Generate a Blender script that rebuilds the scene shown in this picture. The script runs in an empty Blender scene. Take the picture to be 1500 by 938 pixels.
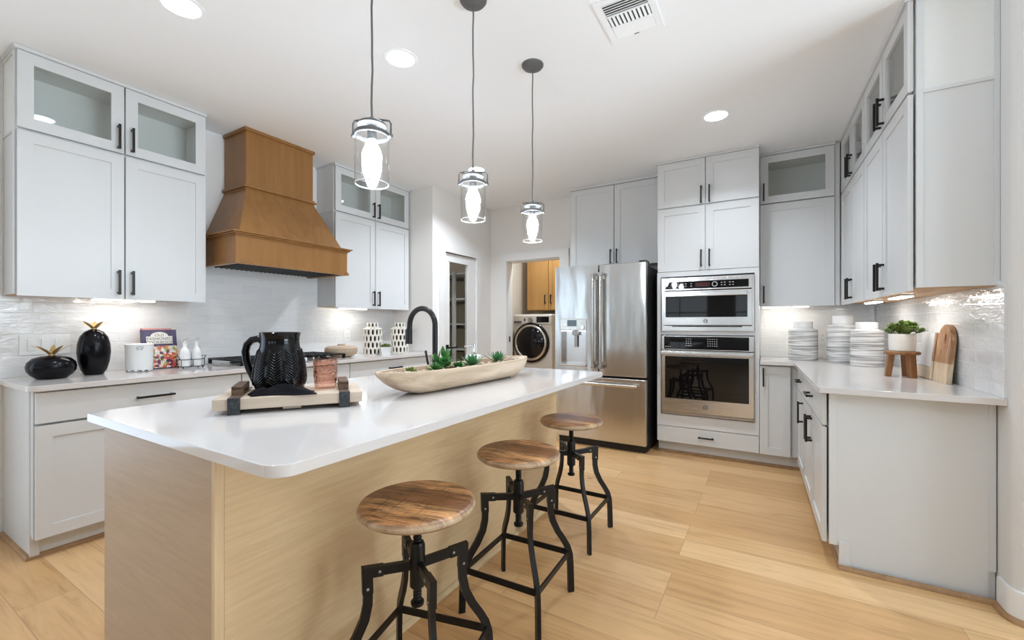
import bpy, bmesh, math, random
from mathutils import Vector, Matrix
random.seed(7)
C = bpy.context.scene.collection
SC = bpy.context.scene
PI = math.pi

# ------------------------------------------------------------------ camera, world, exposure
cam_d = bpy.data.cameras.new('camera'); cam = bpy.data.objects.new('camera', cam_d); C.objects.link(cam)
cam_d.sensor_width = 36.0; cam_d.lens = 632 * 36 / 1500.0; cam_d.clip_start = 0.05
cam_d.shift_y = (474.5 - 469) / 1500.0
cam.location = (0, 0, 1.217)
cam.rotation_euler = (PI / 2, 0, math.radians(30.6))
SC.camera = cam
SC.view_settings.view_transform = 'Standard'; SC.view_settings.look = 'None'
SC.view_settings.gamma = 1.0; SC.view_settings.use_curve_mapping = False
SC.view_settings.exposure = 0.08
W = bpy.data.worlds.new('world'); SC.world = W; W.use_nodes = True
W.node_tree.nodes['Background'].inputs[0].default_value = (0.80, 0.90, 1.0, 1)
W.node_tree.nodes['Background'].inputs[1].default_value = 1.5

PATIO_FILL = 28.0    # cool fill light through an added, unseen patio window on the hood side
WIN_FILL = 8.0      # fill light outside each added window behind the camera
SIDE_FILL = 78.0    # fill light through an added wide window, out of view
CEILING_FILL = 1100.0       # added upward fill that brightens the ceiling through that window
CAN_W = (5.5, 6.0, 9.5, 19.0, 5.0, 1.0, 1.0, 1.0, 1.2, 1.0, 1.0, 1.0, 11.0, 1.5)   # recessed ceiling lights, watts balanced per lamp; later entries are added, out of view
CAN = 14.0            # glow of their lenses
BULB = 105.0          # pendant bulbs
STRIP = 24.0          # lights under the wall cabinets
WARM = (0.895, 0.995, 1.11, 1)
def area(name, loc, rot, sx, sy, power, col):
    l = bpy.data.lights.new(name, 'AREA'); l.shape = 'RECTANGLE'; l.size = sx; l.size_y = sy
    l.energy = power; l.color = col
    o = bpy.data.objects.new(name, l); C.objects.link(o); o.location = loc; o.rotation_euler = rot
    return o
for wx in (-2.4, 0.0, 2.4):
    area('window_fill', (wx, -6.35, 1.6), (PI / 2, 0, 0), 1.9, 1.8, WIN_FILL, (0.84, 0.92, 1.0))
area('window_fill', (4.45, 1.35, 1.3), (PI / 2, 0, PI / 2), 2.1, 2.3, SIDE_FILL, (0.82, 0.93, 1.05))
area('window_fill', (-4.15, -1.0, 1.3), (PI / 2, 0, -PI / 2), 2.3, 2.2, PATIO_FILL, (0.70, 0.88, 1.16))
area('ceiling_fill_light', (7.0, 1.2, 0.0), (PI, 0, 0), 4.8, 4.5, CEILING_FILL, (0.82, 0.97, 1.14))  # unseen upward lamp added to brighten the ceiling

# ------------------------------------------------------------------ materials
def nt(name):
    m = bpy.data.materials.new(name); m.use_nodes = True
    t = m.node_tree; return m, t, t.nodes['Principled BSDF']
def setp(p, col=None, rough=0.5, metal=0.0, spec=0.5, coat=0.0):
    if col is not None: p.inputs['Base Color'].default_value = (*col, 1)
    p.inputs['Roughness'].default_value = rough; p.inputs['Metallic'].default_value = metal
    p.inputs['Specular IOR Level'].default_value = spec; p.inputs['Coat Weight'].default_value = coat
def node(t, kind, **kw):
    n = t.nodes.new(kind)
    for k, v in kw.items():
        if k in n.inputs.keys(): n.inputs[k].default_value = v
        else: setattr(n, k, v)
    return n
def coords(t, scale=(1, 1, 1), rot=(0, 0, 0), loc=(0, 0, 0)):
    tc = t.nodes.new('ShaderNodeTexCoord'); mp = t.nodes.new('ShaderNodeMapping')
    mp.inputs['Scale'].default_value = scale; mp.inputs['Rotation'].default_value = rot; mp.inputs['Location'].default_value = loc
    t.links.new(tc.outputs['Object'], mp.inputs['Vector']); return mp
def ramp(t, src, stops):
    r = t.nodes.new('ShaderNodeValToRGB'); e = r.color_ramp.elements
    while len(e) < len(stops): e.new(0.5)
    for i, (pos, c) in enumerate(stops):
        e[i].position = pos; e[i].color = (*c, 1)
    t.links.new(src, r.inputs[0]); return r
def bump(t, p, src, strength=0.2, dist=0.01):
    b = t.nodes.new('ShaderNodeBump'); b.inputs['Strength'].default_value = strength; b.inputs['Distance'].default_value = dist
    t.links.new(src, b.inputs['Height']); t.links.new(b.outputs[0], p.inputs['Normal']); return b

def plain(name, col, rough=0.5, metal=0.0, spec=0.5, coat=0.0, noise=0.0, nscale=40.0, bmp=0.0):
    m, t, p = nt(name); setp(p, col, rough, metal, spec, coat)
    n = node(t, 'ShaderNodeTexNoise'); n.inputs['Scale'].default_value = nscale; n.inputs['Detail'].default_value = 4
    t.links.new(coords(t).outputs[0], n.inputs['Vector'])
    v = noise if noise else 0.03
    r = ramp(t, n.outputs['Fac'], [(0.3, tuple(c * (1 - v) for c in col)), (0.7, tuple(min(1, c * (1 + v)) for c in col))])
    t.links.new(r.outputs[0], p.inputs['Base Color'])
    if bmp: bump(t, p, n.outputs['Fac'], bmp, 0.004)
    return m
def wood(name, dark, light, axis='Z', scale=1.0, rough=0.45, rings=3.0, contrast=(0.25, 0.75), bmp=0.06, spec=0.4, dist=0.9):
    m, t, p = nt(name); setp(p, light, rough, spec=spec)
    s = {'X': (0.7, 9, 9), 'Y': (9, 0.7, 9), 'Z': (9, 9, 0.7)}[axis]
    mp = coords(t, tuple(v * scale for v in s))
    n = node(t, 'ShaderNodeTexNoise'); n.inputs['Scale'].default_value = rings; n.inputs['Detail'].default_value = 7; n.inputs['Roughness'].default_value = 0.6; n.inputs['Distortion'].default_value = dist
    t.links.new(mp.outputs[0], n.inputs['Vector'])
    r = ramp(t, n.outputs['Fac'], [(contrast[0], dark), (contrast[1], light)])
    t.links.new(r.outputs[0], p.inputs['Base Color'])
    if bmp: bump(t, p, n.outputs['Fac'], bmp, 0.003)
    return m
def emit(name, col, strength):
    m = bpy.data.materials.new(name); m.use_nodes = True; t = m.node_tree
    t.nodes.remove(t.nodes['Principled BSDF'])
    e = t.nodes.new('ShaderNodeEmission'); e.inputs[0].default_value = col; e.inputs[1].default_value = strength
    t.links.new(e.outputs[0], t.nodes['Material Output'].inputs[0]); return m
def thin_glass(name, tint=(0.94, 0.97, 0.95), refl=1.0, rough=0.0, ior=1.5, bumpy=False):
    m = bpy.data.materials.new(name); m.use_nodes = True; t = m.node_tree
    t.nodes.remove(t.nodes['Principled BSDF'])
    a = t.nodes.new('ShaderNodeBsdfTransparent'); a.inputs[0].default_value = (*tint, 1)
    g = t.nodes.new('ShaderNodeBsdfGlossy'); g.inputs['Roughness'].default_value = rough
    f = t.nodes.new('ShaderNodeLayerWeight'); f.inputs[0].default_value = 0.5
    if bumpy:
        v = node(t, 'ShaderNodeTexVoronoi'); v.inputs['Scale'].default_value = 75; t.links.new(coords(t).outputs[0], v.inputs['Vector'])
        bb = t.nodes.new('ShaderNodeBump'); bb.inputs['Strength'].default_value = 0.9; bb.inputs['Distance'].default_value = 0.01
        t.links.new(v.outputs['Distance'], bb.inputs['Height']); t.links.new(bb.outputs[0], g.inputs['Normal']); t.links.new(bb.outputs[0], f.inputs['Normal'])
    pw = t.nodes.new('ShaderNodeMath'); pw.operation = 'POWER'; pw.inputs[1].default_value = 5.0
    k = t.nodes.new('ShaderNodeMath'); k.operation = 'MULTIPLY_ADD'; k.inputs[1].default_value = 0.9 * refl; k.inputs[2].default_value = 0.045 * refl; k.use_clamp = True
    mx = t.nodes.new('ShaderNodeMixShader')
    t.links.new(f.outputs['Facing'], pw.inputs[0]); t.links.new(pw.outputs[0], k.inputs[0]); t.links.new(k.outputs[0], mx.inputs[0])
    t.links.new(a.outputs[0], mx.inputs[1]); t.links.new(g.outputs[0], mx.inputs[2])
    t.links.new(mx.outputs[0], t.nodes['Material Output'].inputs[0]); return m

def floor_mat():
    m, t, p = nt('oak_floor'); setp(p, (0.5, 0.35, 0.2), 0.34, spec=0.45)
    mp = coords(t, loc=(0.4, 0.07, 0))
    b = node(t, 'ShaderNodeTexBrick'); b.offset = 0.37; b.offset_frequency = 3
    b.inputs['Color1'].default_value = (0, 0, 0, 1); b.inputs['Color2'].default_value = (1, 1, 1, 1); b.inputs['Mortar'].default_value = (0.5, 0.5, 0.5, 1)
    b.inputs['Scale'].default_value = 1; b.inputs['Mortar Size'].default_value = 0.0012; b.inputs['Mortar Smooth'].default_value = 0.3
    b.inputs['Brick Width'].default_value = 1.7; b.inputs['Row Height'].default_value = 0.19
    t.links.new(mp.outputs[0], b.inputs['Vector'])
    pc = ramp(t, b.outputs['Color'], [(0.0, (0.59, 0.342, 0.148)), (0.5, (0.68, 0.418, 0.196)), (1.0, (0.755, 0.492, 0.252))])
    # grain, shifted per plank
    mp2 = coords(t, (0.55, 6.5, 1))
    add = t.nodes.new('ShaderNodeVectorMath'); add.operation = 'ADD'
    sc = t.nodes.new('ShaderNodeVectorMath'); sc.operation = 'SCALE'; sc.inputs['Scale'].default_value = 9.0
    t.links.new(b.outputs['Color'], sc.inputs[0]); t.links.new(mp2.outputs[0], add.inputs[0]); t.links.new(sc.outputs[0], add.inputs[1])
    n = node(t, 'ShaderNodeTexNoise'); n.inputs['Scale'].default_value = 2.0; n.inputs['Detail'].default_value = 10; n.inputs['Roughness'].default_value = 0.68; n.inputs['Distortion'].default_value = 2.2
    t.links.new(add.outputs[0], n.inputs['Vector'])
    g = ramp(t, n.outputs['Fac'], [(0.28, (0.72, 0.67, 0.61)), (0.47, (0.96, 0.95, 0.94)), (0.70, (1.08, 1.08, 1.08))])
    mul = t.nodes.new('ShaderNodeMix'); mul.data_type = 'RGBA'; mul.blend_type = 'MULTIPLY'; mul.inputs[0].default_value = 1.0
    t.links.new(pc.outputs[0], mul.inputs[6]); t.links.new(g.outputs[0], mul.inputs[7])
    # small dark knots
    v = node(t, 'ShaderNodeTexVoronoi'); v.inputs['Scale'].default_value = 1.3
    t.links.new(coords(t, (1, 2.2, 1)).outputs[0], v.inputs['Vector'])
    kn = ramp(t, v.outputs['Distance'], [(0.012, (0.25, 0.16, 0.10)), (0.045, (1, 1, 1))])
    mul2 = t.nodes.new('ShaderNodeMix'); mul2.data_type = 'RGBA'; mul2.blend_type = 'MULTIPLY'; mul2.inputs[0].default_value = 1.0
    t.links.new(mul.outputs[2], mul2.inputs[6]); t.links.new(kn.outputs[0], mul2.inputs[7])
    gap = t.nodes.new('ShaderNodeMix'); gap.data_type = 'RGBA'
    t.links.new(b.outputs['Fac'], gap.inputs[0]); t.links.new(mul2.outputs[2], gap.inputs[6]); gap.inputs[7].default_value = (0.33, 0.20, 0.11, 1)
    t.links.new(gap.outputs[2], p.inputs['Base Color'])
    bump(t, p, n.outputs['Fac'], 0.05, 0.003)
    return m
def tile_mat(name, swap):
    m, t, p = nt(name); setp(p, (0.8, 0.8, 0.8), 0.07, spec=0.6, coat=0.3)
    tc = t.nodes.new('ShaderNodeTexCoord'); sp = t.nodes.new('ShaderNodeSeparateXYZ'); cb = t.nodes.new('ShaderNodeCombineXYZ')
    t.links.new(tc.outputs['Object'], sp.inputs[0])
    t.links.new(sp.outputs['Y' if swap else 'X'], cb.inputs[0]); t.links.new(sp.outputs['Z'], cb.inputs[1])
    mp = t.nodes.new('ShaderNodeMapping'); mp.inputs['Location'].default_value = (0.03, -0.902 % 0.0635, 0)
    t.links.new(cb.outputs[0], mp.inputs[0])
    b = node(t, 'ShaderNodeTexBrick'); b.offset = 0.5; b.offset_frequency = 2
    b.inputs['Color1'].default_value = (0.74, 0.755, 0.765, 1); b.inputs['Color2'].default_value = (0.80, 0.81, 0.815, 1); b.inputs['Mortar'].default_value = (0.86, 0.86, 0.85, 1)
    b.inputs['Scale'].default_value = 1; b.inputs['Mortar Size'].default_value = 0.0022; b.inputs['Mortar Smooth'].default_value = 0.4
    b.inputs['Brick Width'].default_value = 0.265; b.inputs['Row Height'].default_value = 0.0635
    t.links.new(mp.outputs[0], b.inputs['Vector']); t.links.new(b.outputs['Color'], p.inputs['Base Color'])
    rr = ramp(t, b.outputs['Fac'], [(0.2, (0.06,) * 3), (0.8, (0.7,) * 3)]); t.links.new(rr.outputs[0], p.inputs['Roughness'])
    # hand-made waviness of the glaze
    s2 = t.nodes.new('ShaderNodeMapping'); s2.inputs['Scale'].default_value = (1.0, 2.2, 1.0); t.links.new(cb.outputs[0], s2.inputs[0])
    n = node(t, 'ShaderNodeTexNoise'); n.inputs['Scale'].default_value = 17; n.inputs['Detail'].default_value = 2.2; n.inputs['Distortion'].default_value = 0.5
    t.links.new(s2.outputs[0], n.inputs['Vector'])
    sub = t.nodes.new('ShaderNodeMath'); sub.operation = 'MULTIPLY_ADD'; sub.inputs[1].default_value = -0.9
    t.links.new(b.outputs['Fac'], sub.inputs[0]); t.links.new(n.outputs['Fac'], sub.inputs[2])
    bump(t, p, sub.outputs[0], 0.6, 0.0055)
    return m
def steel_mat(name, axis='Z', col=(0.60, 0.59, 0.57), rough=0.2, wave=0.12):
    m, t, p = nt(name); setp(p, col, rough, 1.0)
    s = {'X': (0.6, 30, 60), 'Z': (60, 60, 0.6)}[axis]
    n = node(t, 'ShaderNodeTexNoise'); n.inputs['Scale'].default_value = 8; n.inputs['Detail'].default_value = 3
    t.links.new(coords(t, s).outputs[0], n.inputs['Vector'])
    r = ramp(t, n.outputs['Fac'], [(0.3, (rough * 0.8,) * 3), (0.7, (rough * 1.3,) * 3)]); t.links.new(r.outputs[0], p.inputs['Roughness'])
    n2 = node(t, 'ShaderNodeTexNoise'); n2.inputs['Scale'].default_value = 2.4; n2.inputs['Detail'].default_value = 1.5
    t.links.new(coords(t, (2.2, 2.2, 0.55)).outputs[0], n2.inputs['Vector'])
    bump(t, p, n2.outputs['Fac'], wave, 0.05)
    return m
def seat_mat():
    m, t, p = nt('mango_wood_seat'); setp(p, (0.4, 0.2, 0.1), 0.33, spec=0.5)
    mp = coords(t, (1, 1, 1), loc=(0, 0.03, 0))
    sy = t.nodes.new('ShaderNodeSeparateXYZ'); t.links.new(mp.outputs[0], sy.inputs[0])
    my = t.nodes.new('ShaderNodeMapRange'); my.inputs[1].default_value = -0.2; my.inputs[2].default_value = 0.2
    t.links.new(sy.outputs['Y'], my.inputs[0])
    pc = ramp(t, my.outputs[0], [(0.0, (0.37, 0.19, 0.085)), (0.30, (0.47, 0.26, 0.12)), (0.497, (0.10, 0.045, 0.02)), (0.503, (0.20, 0.088, 0.036)), (0.76, (0.09, 0.04, 0.018)), (0.768, (0.42, 0.22, 0.10))])
    pc.color_ramp.interpolation = 'CONSTANT'
    n = node(t, 'ShaderNodeTexNoise'); n.inputs['Scale'].default_value = 5; n.inputs['Detail'].default_value = 9; n.inputs['Roughness'].default_value = 0.7; n.inputs['Distortion'].default_value = 1.0
    t.links.new(coords(t, (1.2, 9, 1)).outputs[0], n.inputs['Vector'])
    g = ramp(t, n.outputs['Fac'], [(0.38, (0.34, 0.28, 0.22)), (0.50, (1.0, 0.95, 0.88)), (0.62, (1.75, 1.6, 1.42))])
    n3 = node(t, 'ShaderNodeTexNoise'); n3.inputs['Scale'].default_value = 9; n3.inputs['Detail'].default_value = 6
    t.links.new(coords(t, (14, 0.8, 1)).outputs[0], n3.inputs['Vector'])
    g3 = ramp(t, n3.outputs['Fac'], [(0.34, (0.62, 0.58, 0.53)), (0.46, (1, 1, 1))])
    m1 = t.nodes.new('ShaderNodeMix'); m1.data_type = 'RGBA'; m1.blend_type = 'MULTIPLY'; m1.inputs[0].default_value = 1
    m2 = t.nodes.new('ShaderNodeMix'); m2.data_type = 'RGBA'; m2.blend_type = 'MULTIPLY'; m2.inputs[0].default_value = 1
    t.links.new(pc.outputs[0], m1.inputs[6]); t.links.new(g.outputs[0], m1.inputs[7])
    t.links.new(m1.outputs[2], m2.inputs[6]); t.links.new(g3.outputs[0], m2.inputs[7])
    # worn pale rounded edge (by height on the seat)
    tc = t.nodes.new('ShaderNodeTexCoord'); sx = t.nodes.new('ShaderNodeSeparateXYZ'); t.links.new(tc.outputs['Object'], sx.inputs[0])
    mr = t.nodes.new('ShaderNodeMapRange'); mr.inputs[1].default_value = 0.652; mr.inputs[2].default_value = 0.6635
    t.links.new(sx.outputs['Z'], mr.inputs[0])
    m4 = t.nodes.new('ShaderNodeMix'); m4.data_type = 'RGBA'
    ed = ramp(t, n.outputs['Fac'], [(0.35, (0.33, 0.21, 0.12)), (0.6, (0.56, 0.42, 0.28))])
    t.links.new(mr.outputs[0], m4.inputs[0]); t.links.new(ed.outputs[0], m4.inputs[6]); t.links.new(m2.outputs[2], m4.inputs[7])
    t.links.new(m4.outputs[2], p.inputs['Base Color'])
    bump(t, p, n.outputs['Fac'], 0.12, 0.003)
    return m
def stripe_mat():
    m, t, p = nt('striped_glaze'); setp(p, (0.6, 0.6, 0.6), 0.22)
    mp = coords(t, (2.0, 2.0, 62))
    n = node(t, 'ShaderNodeTexNoise'); n.inputs['Scale'].default_value = 1.6; n.inputs['Detail'].default_value = 3; n.inputs['Distortion'].default_value = 0.3
    t.links.new(mp.outputs[0], n.inputs['Vector'])
    r = ramp(t, n.outputs['Fac'], [(0.36, (0.30, 0.29, 0.285)), (0.47, (0.50, 0.49, 0.48)), (0.58, (0.78, 0.78, 0.77))])
    t.links.new(r.outputs[0], p.inputs['Base Color']); bump(t, p, n.outputs['Fac'], 0.5, 0.006)
    return m
def food_mat():
    m, t, p = nt('cookbook_food_print'); setp(p, (0.5, 0.3, 0.3), 0.3)
    v = node(t, 'ShaderNodeTexVoronoi'); v.inputs['Scale'].default_value = 55
    t.links.new(coords(t).outputs[0], v.inputs['Vector'])
    sp = t.nodes.new('ShaderNodeSeparateColor'); t.links.new(v.outputs['Color'], sp.inputs[0])
    r = ramp(t, sp.outputs[0], [(0.0, (0.62, 0.10, 0.06)), (0.22, (0.75, 0.66, 0.62)), (0.4, (0.12, 0.03, 0.10)), (0.58, (0.70, 0.30, 0.10)), (0.75, (0.35, 0.42, 0.10)), (0.9, (0.80, 0.76, 0.74))])
    r.color_ramp.interpolation = 'CONSTANT'
    n = node(t, 'ShaderNodeTexNoise'); n.inputs['Scale'].default_value = 90; t.links.new(coords(t).outputs[0], n.inputs['Vector'])
    g = ramp(t, n.outputs['Fac'], [(0.3, (0.5,) * 3), (0.7, (1.2,) * 3)])
    mx = t.nodes.new('ShaderNodeMix'); mx.data_type = 'RGBA'; mx.blend_type = 'MULTIPLY'; mx.inputs[0].default_value = 1
    t.links.new(r.outputs[0], mx.inputs[6]); t.links.new(g.outputs[0], mx.inputs[7]); t.links.new(mx.outputs[2], p.inputs['Base Color'])
    return m
def board_mat():
    m, t, p = nt('two_tone_cutting_board'); setp(p, (0.5, 0.3, 0.2), 0.4)
    n = node(t, 'ShaderNodeTexNoise'); n.inputs['Scale'].default_value = 4; n.inputs['Detail'].default_value = 8; n.inputs['Distortion'].default_value = 1.6
    t.links.new(coords(t, (6, 6, 1.6)).outputs[0], n.inputs['Vector'])
    a = ramp(t, n.outputs['Fac'], [(0.3, (0.27, 0.115, 0.05)), (0.5, (0.44, 0.25, 0.13)), (0.7, (0.62, 0.44, 0.28))])
    b = ramp(t, n.outputs['Fac'], [(0.3, (0.56, 0.42, 0.27)), (0.7, (0.70, 0.57, 0.40))])
    tc = t.nodes.new('ShaderNodeTexCoord'); sx = t.nodes.new('ShaderNodeSeparateXYZ'); t.links.new(tc.outputs['Object'], sx.inputs[0])
    gt = t.nodes.new('ShaderNodeMath'); gt.operation = 'GREATER_THAN'; gt.inputs[1].default_value = 0.105; t.links.new(sx.outputs['Z'], gt.inputs[0])
    mx = t.nodes.new('ShaderNodeMix'); mx.data_type = 'RGBA'
    t.links.new(gt.outputs[0], mx.inputs[0]); t.links.new(b.outputs[0], mx.inputs[6]); t.links.new(a.outputs[0], mx.inputs[7])
    t.links.new(mx.outputs[2], p.inputs['Base Color'])
    return m

MAT = dict(
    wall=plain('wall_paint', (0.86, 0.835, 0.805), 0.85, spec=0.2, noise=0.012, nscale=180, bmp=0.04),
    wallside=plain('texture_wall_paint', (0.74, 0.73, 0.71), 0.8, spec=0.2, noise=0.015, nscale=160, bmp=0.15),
    rear=plain('bounce_cut_blue_grey', (0.50, 0.54, 0.58), 0.85, spec=0.2, noise=0.012, nscale=150),  # dark cool tone chosen to cut warm bounce off the unseen walls
    ceil=plain('ceiling_paint', (0.93, 0.955, 0.98), 0.9, spec=0.1, noise=0.008, nscale=120),
    cab=plain('cabinet_paint', (0.69, 0.70, 0.70), 0.30, spec=0.45, noise=0.006, nscale=20),
    cabin=plain('cabinet_interior', (0.80, 0.81, 0.79), 0.5, noise=0.01),
    trim=plain('trim_paint', (0.84, 0.835, 0.82), 0.35, noise=0.006),
    quartz=plain('white_quartz', (0.68, 0.648, 0.628), 0.09, spec=0.5, noise=0.004, nscale=60),
    black=plain('black_metal', (0.006, 0.006, 0.0065), 0.36, spec=0.28, noise=0.1),
    handle=plain('dark_bronze_pull', (0.010, 0.0085, 0.008), 0.33, spec=0.35, noise=0.1),
    floor=floor_mat(), tileL=tile_mat('wavy_tile_side', True), tileB=tile_mat('wavy_tile_back', False),
    hood=wood('stained_maple_hood', (0.225, 0.098, 0.027), (0.365, 0.178, 0.055), 'Z', 0.55, 0.34, 2.2, (0.2, 0.8), 0.02),
    laundrywood=wood('honey_maple', (0.36, 0.18, 0.05), (0.44, 0.235, 0.072), 'Z', 0.6, 0.4, 2.2, (0.2, 0.8), 0.0),
    island=wood('island_oak_shaded', (0.42, 0.295, 0.185), (0.50, 0.365, 0.24), 'X', 2.6, 0.42, 3.0, (0.28, 0.72), 0.02, dist=0.15),  # same oak with shade put into its colour, for the end panel
    islandY=wood('island_oak_lit_front', (0.61, 0.43, 0.235), (0.72, 0.53, 0.315), 'Y', 2.6, 0.42, 3.0, (0.28, 0.72), 0.02, dist=0.15),  # same oak coloured lighter for the lit stool side
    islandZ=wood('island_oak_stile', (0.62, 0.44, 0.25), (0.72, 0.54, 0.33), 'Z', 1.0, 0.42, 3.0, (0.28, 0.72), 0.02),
    shoe=wood('oak_shoe_moulding', (0.30, 0.165, 0.075), (0.44, 0.26, 0.125), 'Y', 1.0, 0.4, 3.0, (0.3, 0.7), 0.0),
    ply=wood('maple_underside', (0.45, 0.27, 0.13), (0.56, 0.36, 0.19), 'Y', 1.0, 0.5, 2.0, (0.3, 0.7), 0.0),
    steel=steel_mat('brushed_steel', wave=0.26), steelh=steel_mat('brushed_steel_handle', 'Z', (0.62, 0.58, 0.53), 0.22, 0.0),
    steelx=steel_mat('brushed_steel_oven', 'X', (0.64, 0.62, 0.60), 0.22, 0.05),
    chrome=plain('chrome', (0.75, 0.75, 0.75), 0.08, metal=1.0),
    brushed=plain('brushed_nickel_dark', (0.42, 0.41, 0.40), 0.34, metal=0.9),
    pewter=plain('pewter_canopy', (0.12, 0.12, 0.12), 0.5, metal=0.2),
    fridgeside=plain('dark_fridge_side', (0.012, 0.011, 0.011), 0.5, noise=0.1),
    ovenglass=plain('black_oven_glass', (0.005, 0.004, 0.004), 0.03, spec=0.35, noise=0.05),
    ovencav=plain('oven_window', (0.006, 0.005, 0.005), 0.02, spec=0.45, noise=0.05),
    glass=thin_glass('cabinet_glass', (0.955, 0.965, 0.955), 1.0),
    pantryglass=thin_glass('pantry_glass', (0.9, 0.9, 0.88), 0.7),
    winglass=thin_glass('window_glass', (0.95, 0.97, 0.97), 0.6),
    jar=thin_glass('clear_jar_glass', (0.965, 0.97, 0.97), 1.6),
    pink=thin_glass('pink_glass', (0.955, 0.79, 0.715), 1.5, 0.08, bumpy=True),
    can=emit('recessed_lamp', WARM, CAN), bulb=emit('filament_bulb', WARM, BULB), strip=emit('strip_lamp', (1, 0.95, 0.88, 1), STRIP),
    gloss=plain('gloss_black_ceramic', (0.003, 0.003, 0.004), 0.06, spec=0.32, noise=0.2),
    pine=plain('black_lacquer', (0.003, 0.003, 0.005), 0.2, spec=0.22, noise=0.2, nscale=14, bmp=0.12),
    gold=plain('brass_gold', (0.62, 0.42, 0.17), 0.38, metal=0.55, noise=0.15, nscale=20),
    white=plain('white_ceramic', (0.83, 0.83, 0.82), 0.18, noise=0.01, nscale=12, bmp=0.06),
    offwhite=plain('cream_ceramic', (0.82, 0.79, 0.73), 0.4, noise=0.02),
    lattice=plain('cream_lattice', (0.80, 0.75, 0.66), 0.5, noise=0.04),
    dark=plain('dark_interior', (0.02, 0.016, 0.014), 0.7, noise=0.1),
    plate=plain('switch_plastic', (0.82, 0.83, 0.83), 0.35, noise=0.006),
    bowl=wood('paulownia_bowl', (0.46, 0.33, 0.21), (0.72, 0.57, 0.41), 'Y', 0.55, 0.6, 2.2, (0.25, 0.75), 0.1),
    lid=wood('washed_wood_bowl', (0.40, 0.29, 0.20), (0.62, 0.48, 0.35), 'Y', 0.8, 0.6, 2.2, (0.25, 0.75), 0.1),
    tray=wood('pale_pine', (0.50, 0.40, 0.30), (0.68, 0.56, 0.44), 'X', 0.8, 0.6, 2.0, (0.25, 0.75), 0.05),
    trayband=wood('dark_walnut_bar', (0.07, 0.04, 0.025), (0.20, 0.12, 0.075), 'Y', 1.5, 0.55, 3.0, (0.25, 0.75), 0.2),
    iron=plain('weathered_iron', (0.055, 0.06, 0.065), 0.5, metal=0.6, noise=0.5, nscale=90, bmp=0.2),
    teak=wood('teak_riser', (0.19, 0.075, 0.025), (0.36, 0.17, 0.065), 'Z', 1.2, 0.45, 2.5, (0.25, 0.75), 0.05),
    cloth=plain('black_napkin', (0.008, 0.008, 0.010), 0.9, spec=0.15, noise=0.3, nscale=200, bmp=0.2),
    leaf=plain('jade_leaf', (0.045, 0.19, 0.04), 0.35, noise=0.35, nscale=25),
    leafb=plain('aloe_leaf', (0.06, 0.20, 0.075), 0.4, noise=0.35, nscale=25),
    leafc=plain('olive_succulent_leaf', (0.13, 0.20, 0.035), 0.45, noise=0.35, nscale=30),
    stem=plain('plant_stem', (0.12, 0.13, 0.05), 0.7, noise=0.2),
    moss=plain('dried_moss', (0.26, 0.17, 0.09), 0.95, noise=0.6, nscale=55, bmp=0.9),
    pebble=plain('pale_pebble', (0.50, 0.42, 0.34), 0.7, noise=0.2),
    soil=plain('soil', (0.04, 0.028, 0.02), 0.95, noise=0.5, nscale=80, bmp=0.6),
    washer=plain('champagne_washer', (0.62, 0.56, 0.48), 0.35, metal=0.15, noise=0.02),
    screen=plain('grey_screen', (0.10, 0.13, 0.15), 0.12, noise=0.05),
    redscreen=plain('dim_red_display', (0.06, 0.014, 0.014), 0.1, noise=0.05),
    print=plain('pale_print', (0.55, 0.55, 0.55), 0.5), darkprint=plain('dark_print', (0.09, 0.09, 0.10), 0.6),
    purple=plain('purple_cover', (0.035, 0.016, 0.070), 0.25, noise=0.5, nscale=70),
    paper=plain('book_pages', (0.75, 0.72, 0.66), 0.8), rose=plain('rose_cover', (0.62, 0.27, 0.26), 0.5),
    food=food_mat(), stripe=stripe_mat(), seat=seat_mat(), board=board_mat(),
    marble=plain('white_marble', (0.76, 0.76, 0.77), 0.15, noise=0.06, nscale=9),
    blue=emit('blue_dispenser_lamp', (0.72, 0.74, 1.0, 1), 9.0),
    beige=plain('laundry_paint', (0.78, 0.68, 0.54), 0.85, spec=0.2, noise=0.012, nscale=120),
    pantrywall=plain('pantry_paint', (0.54, 0.44, 0.33), 0.85, spec=0.2, noise=0.012, nscale=120),
)

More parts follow.
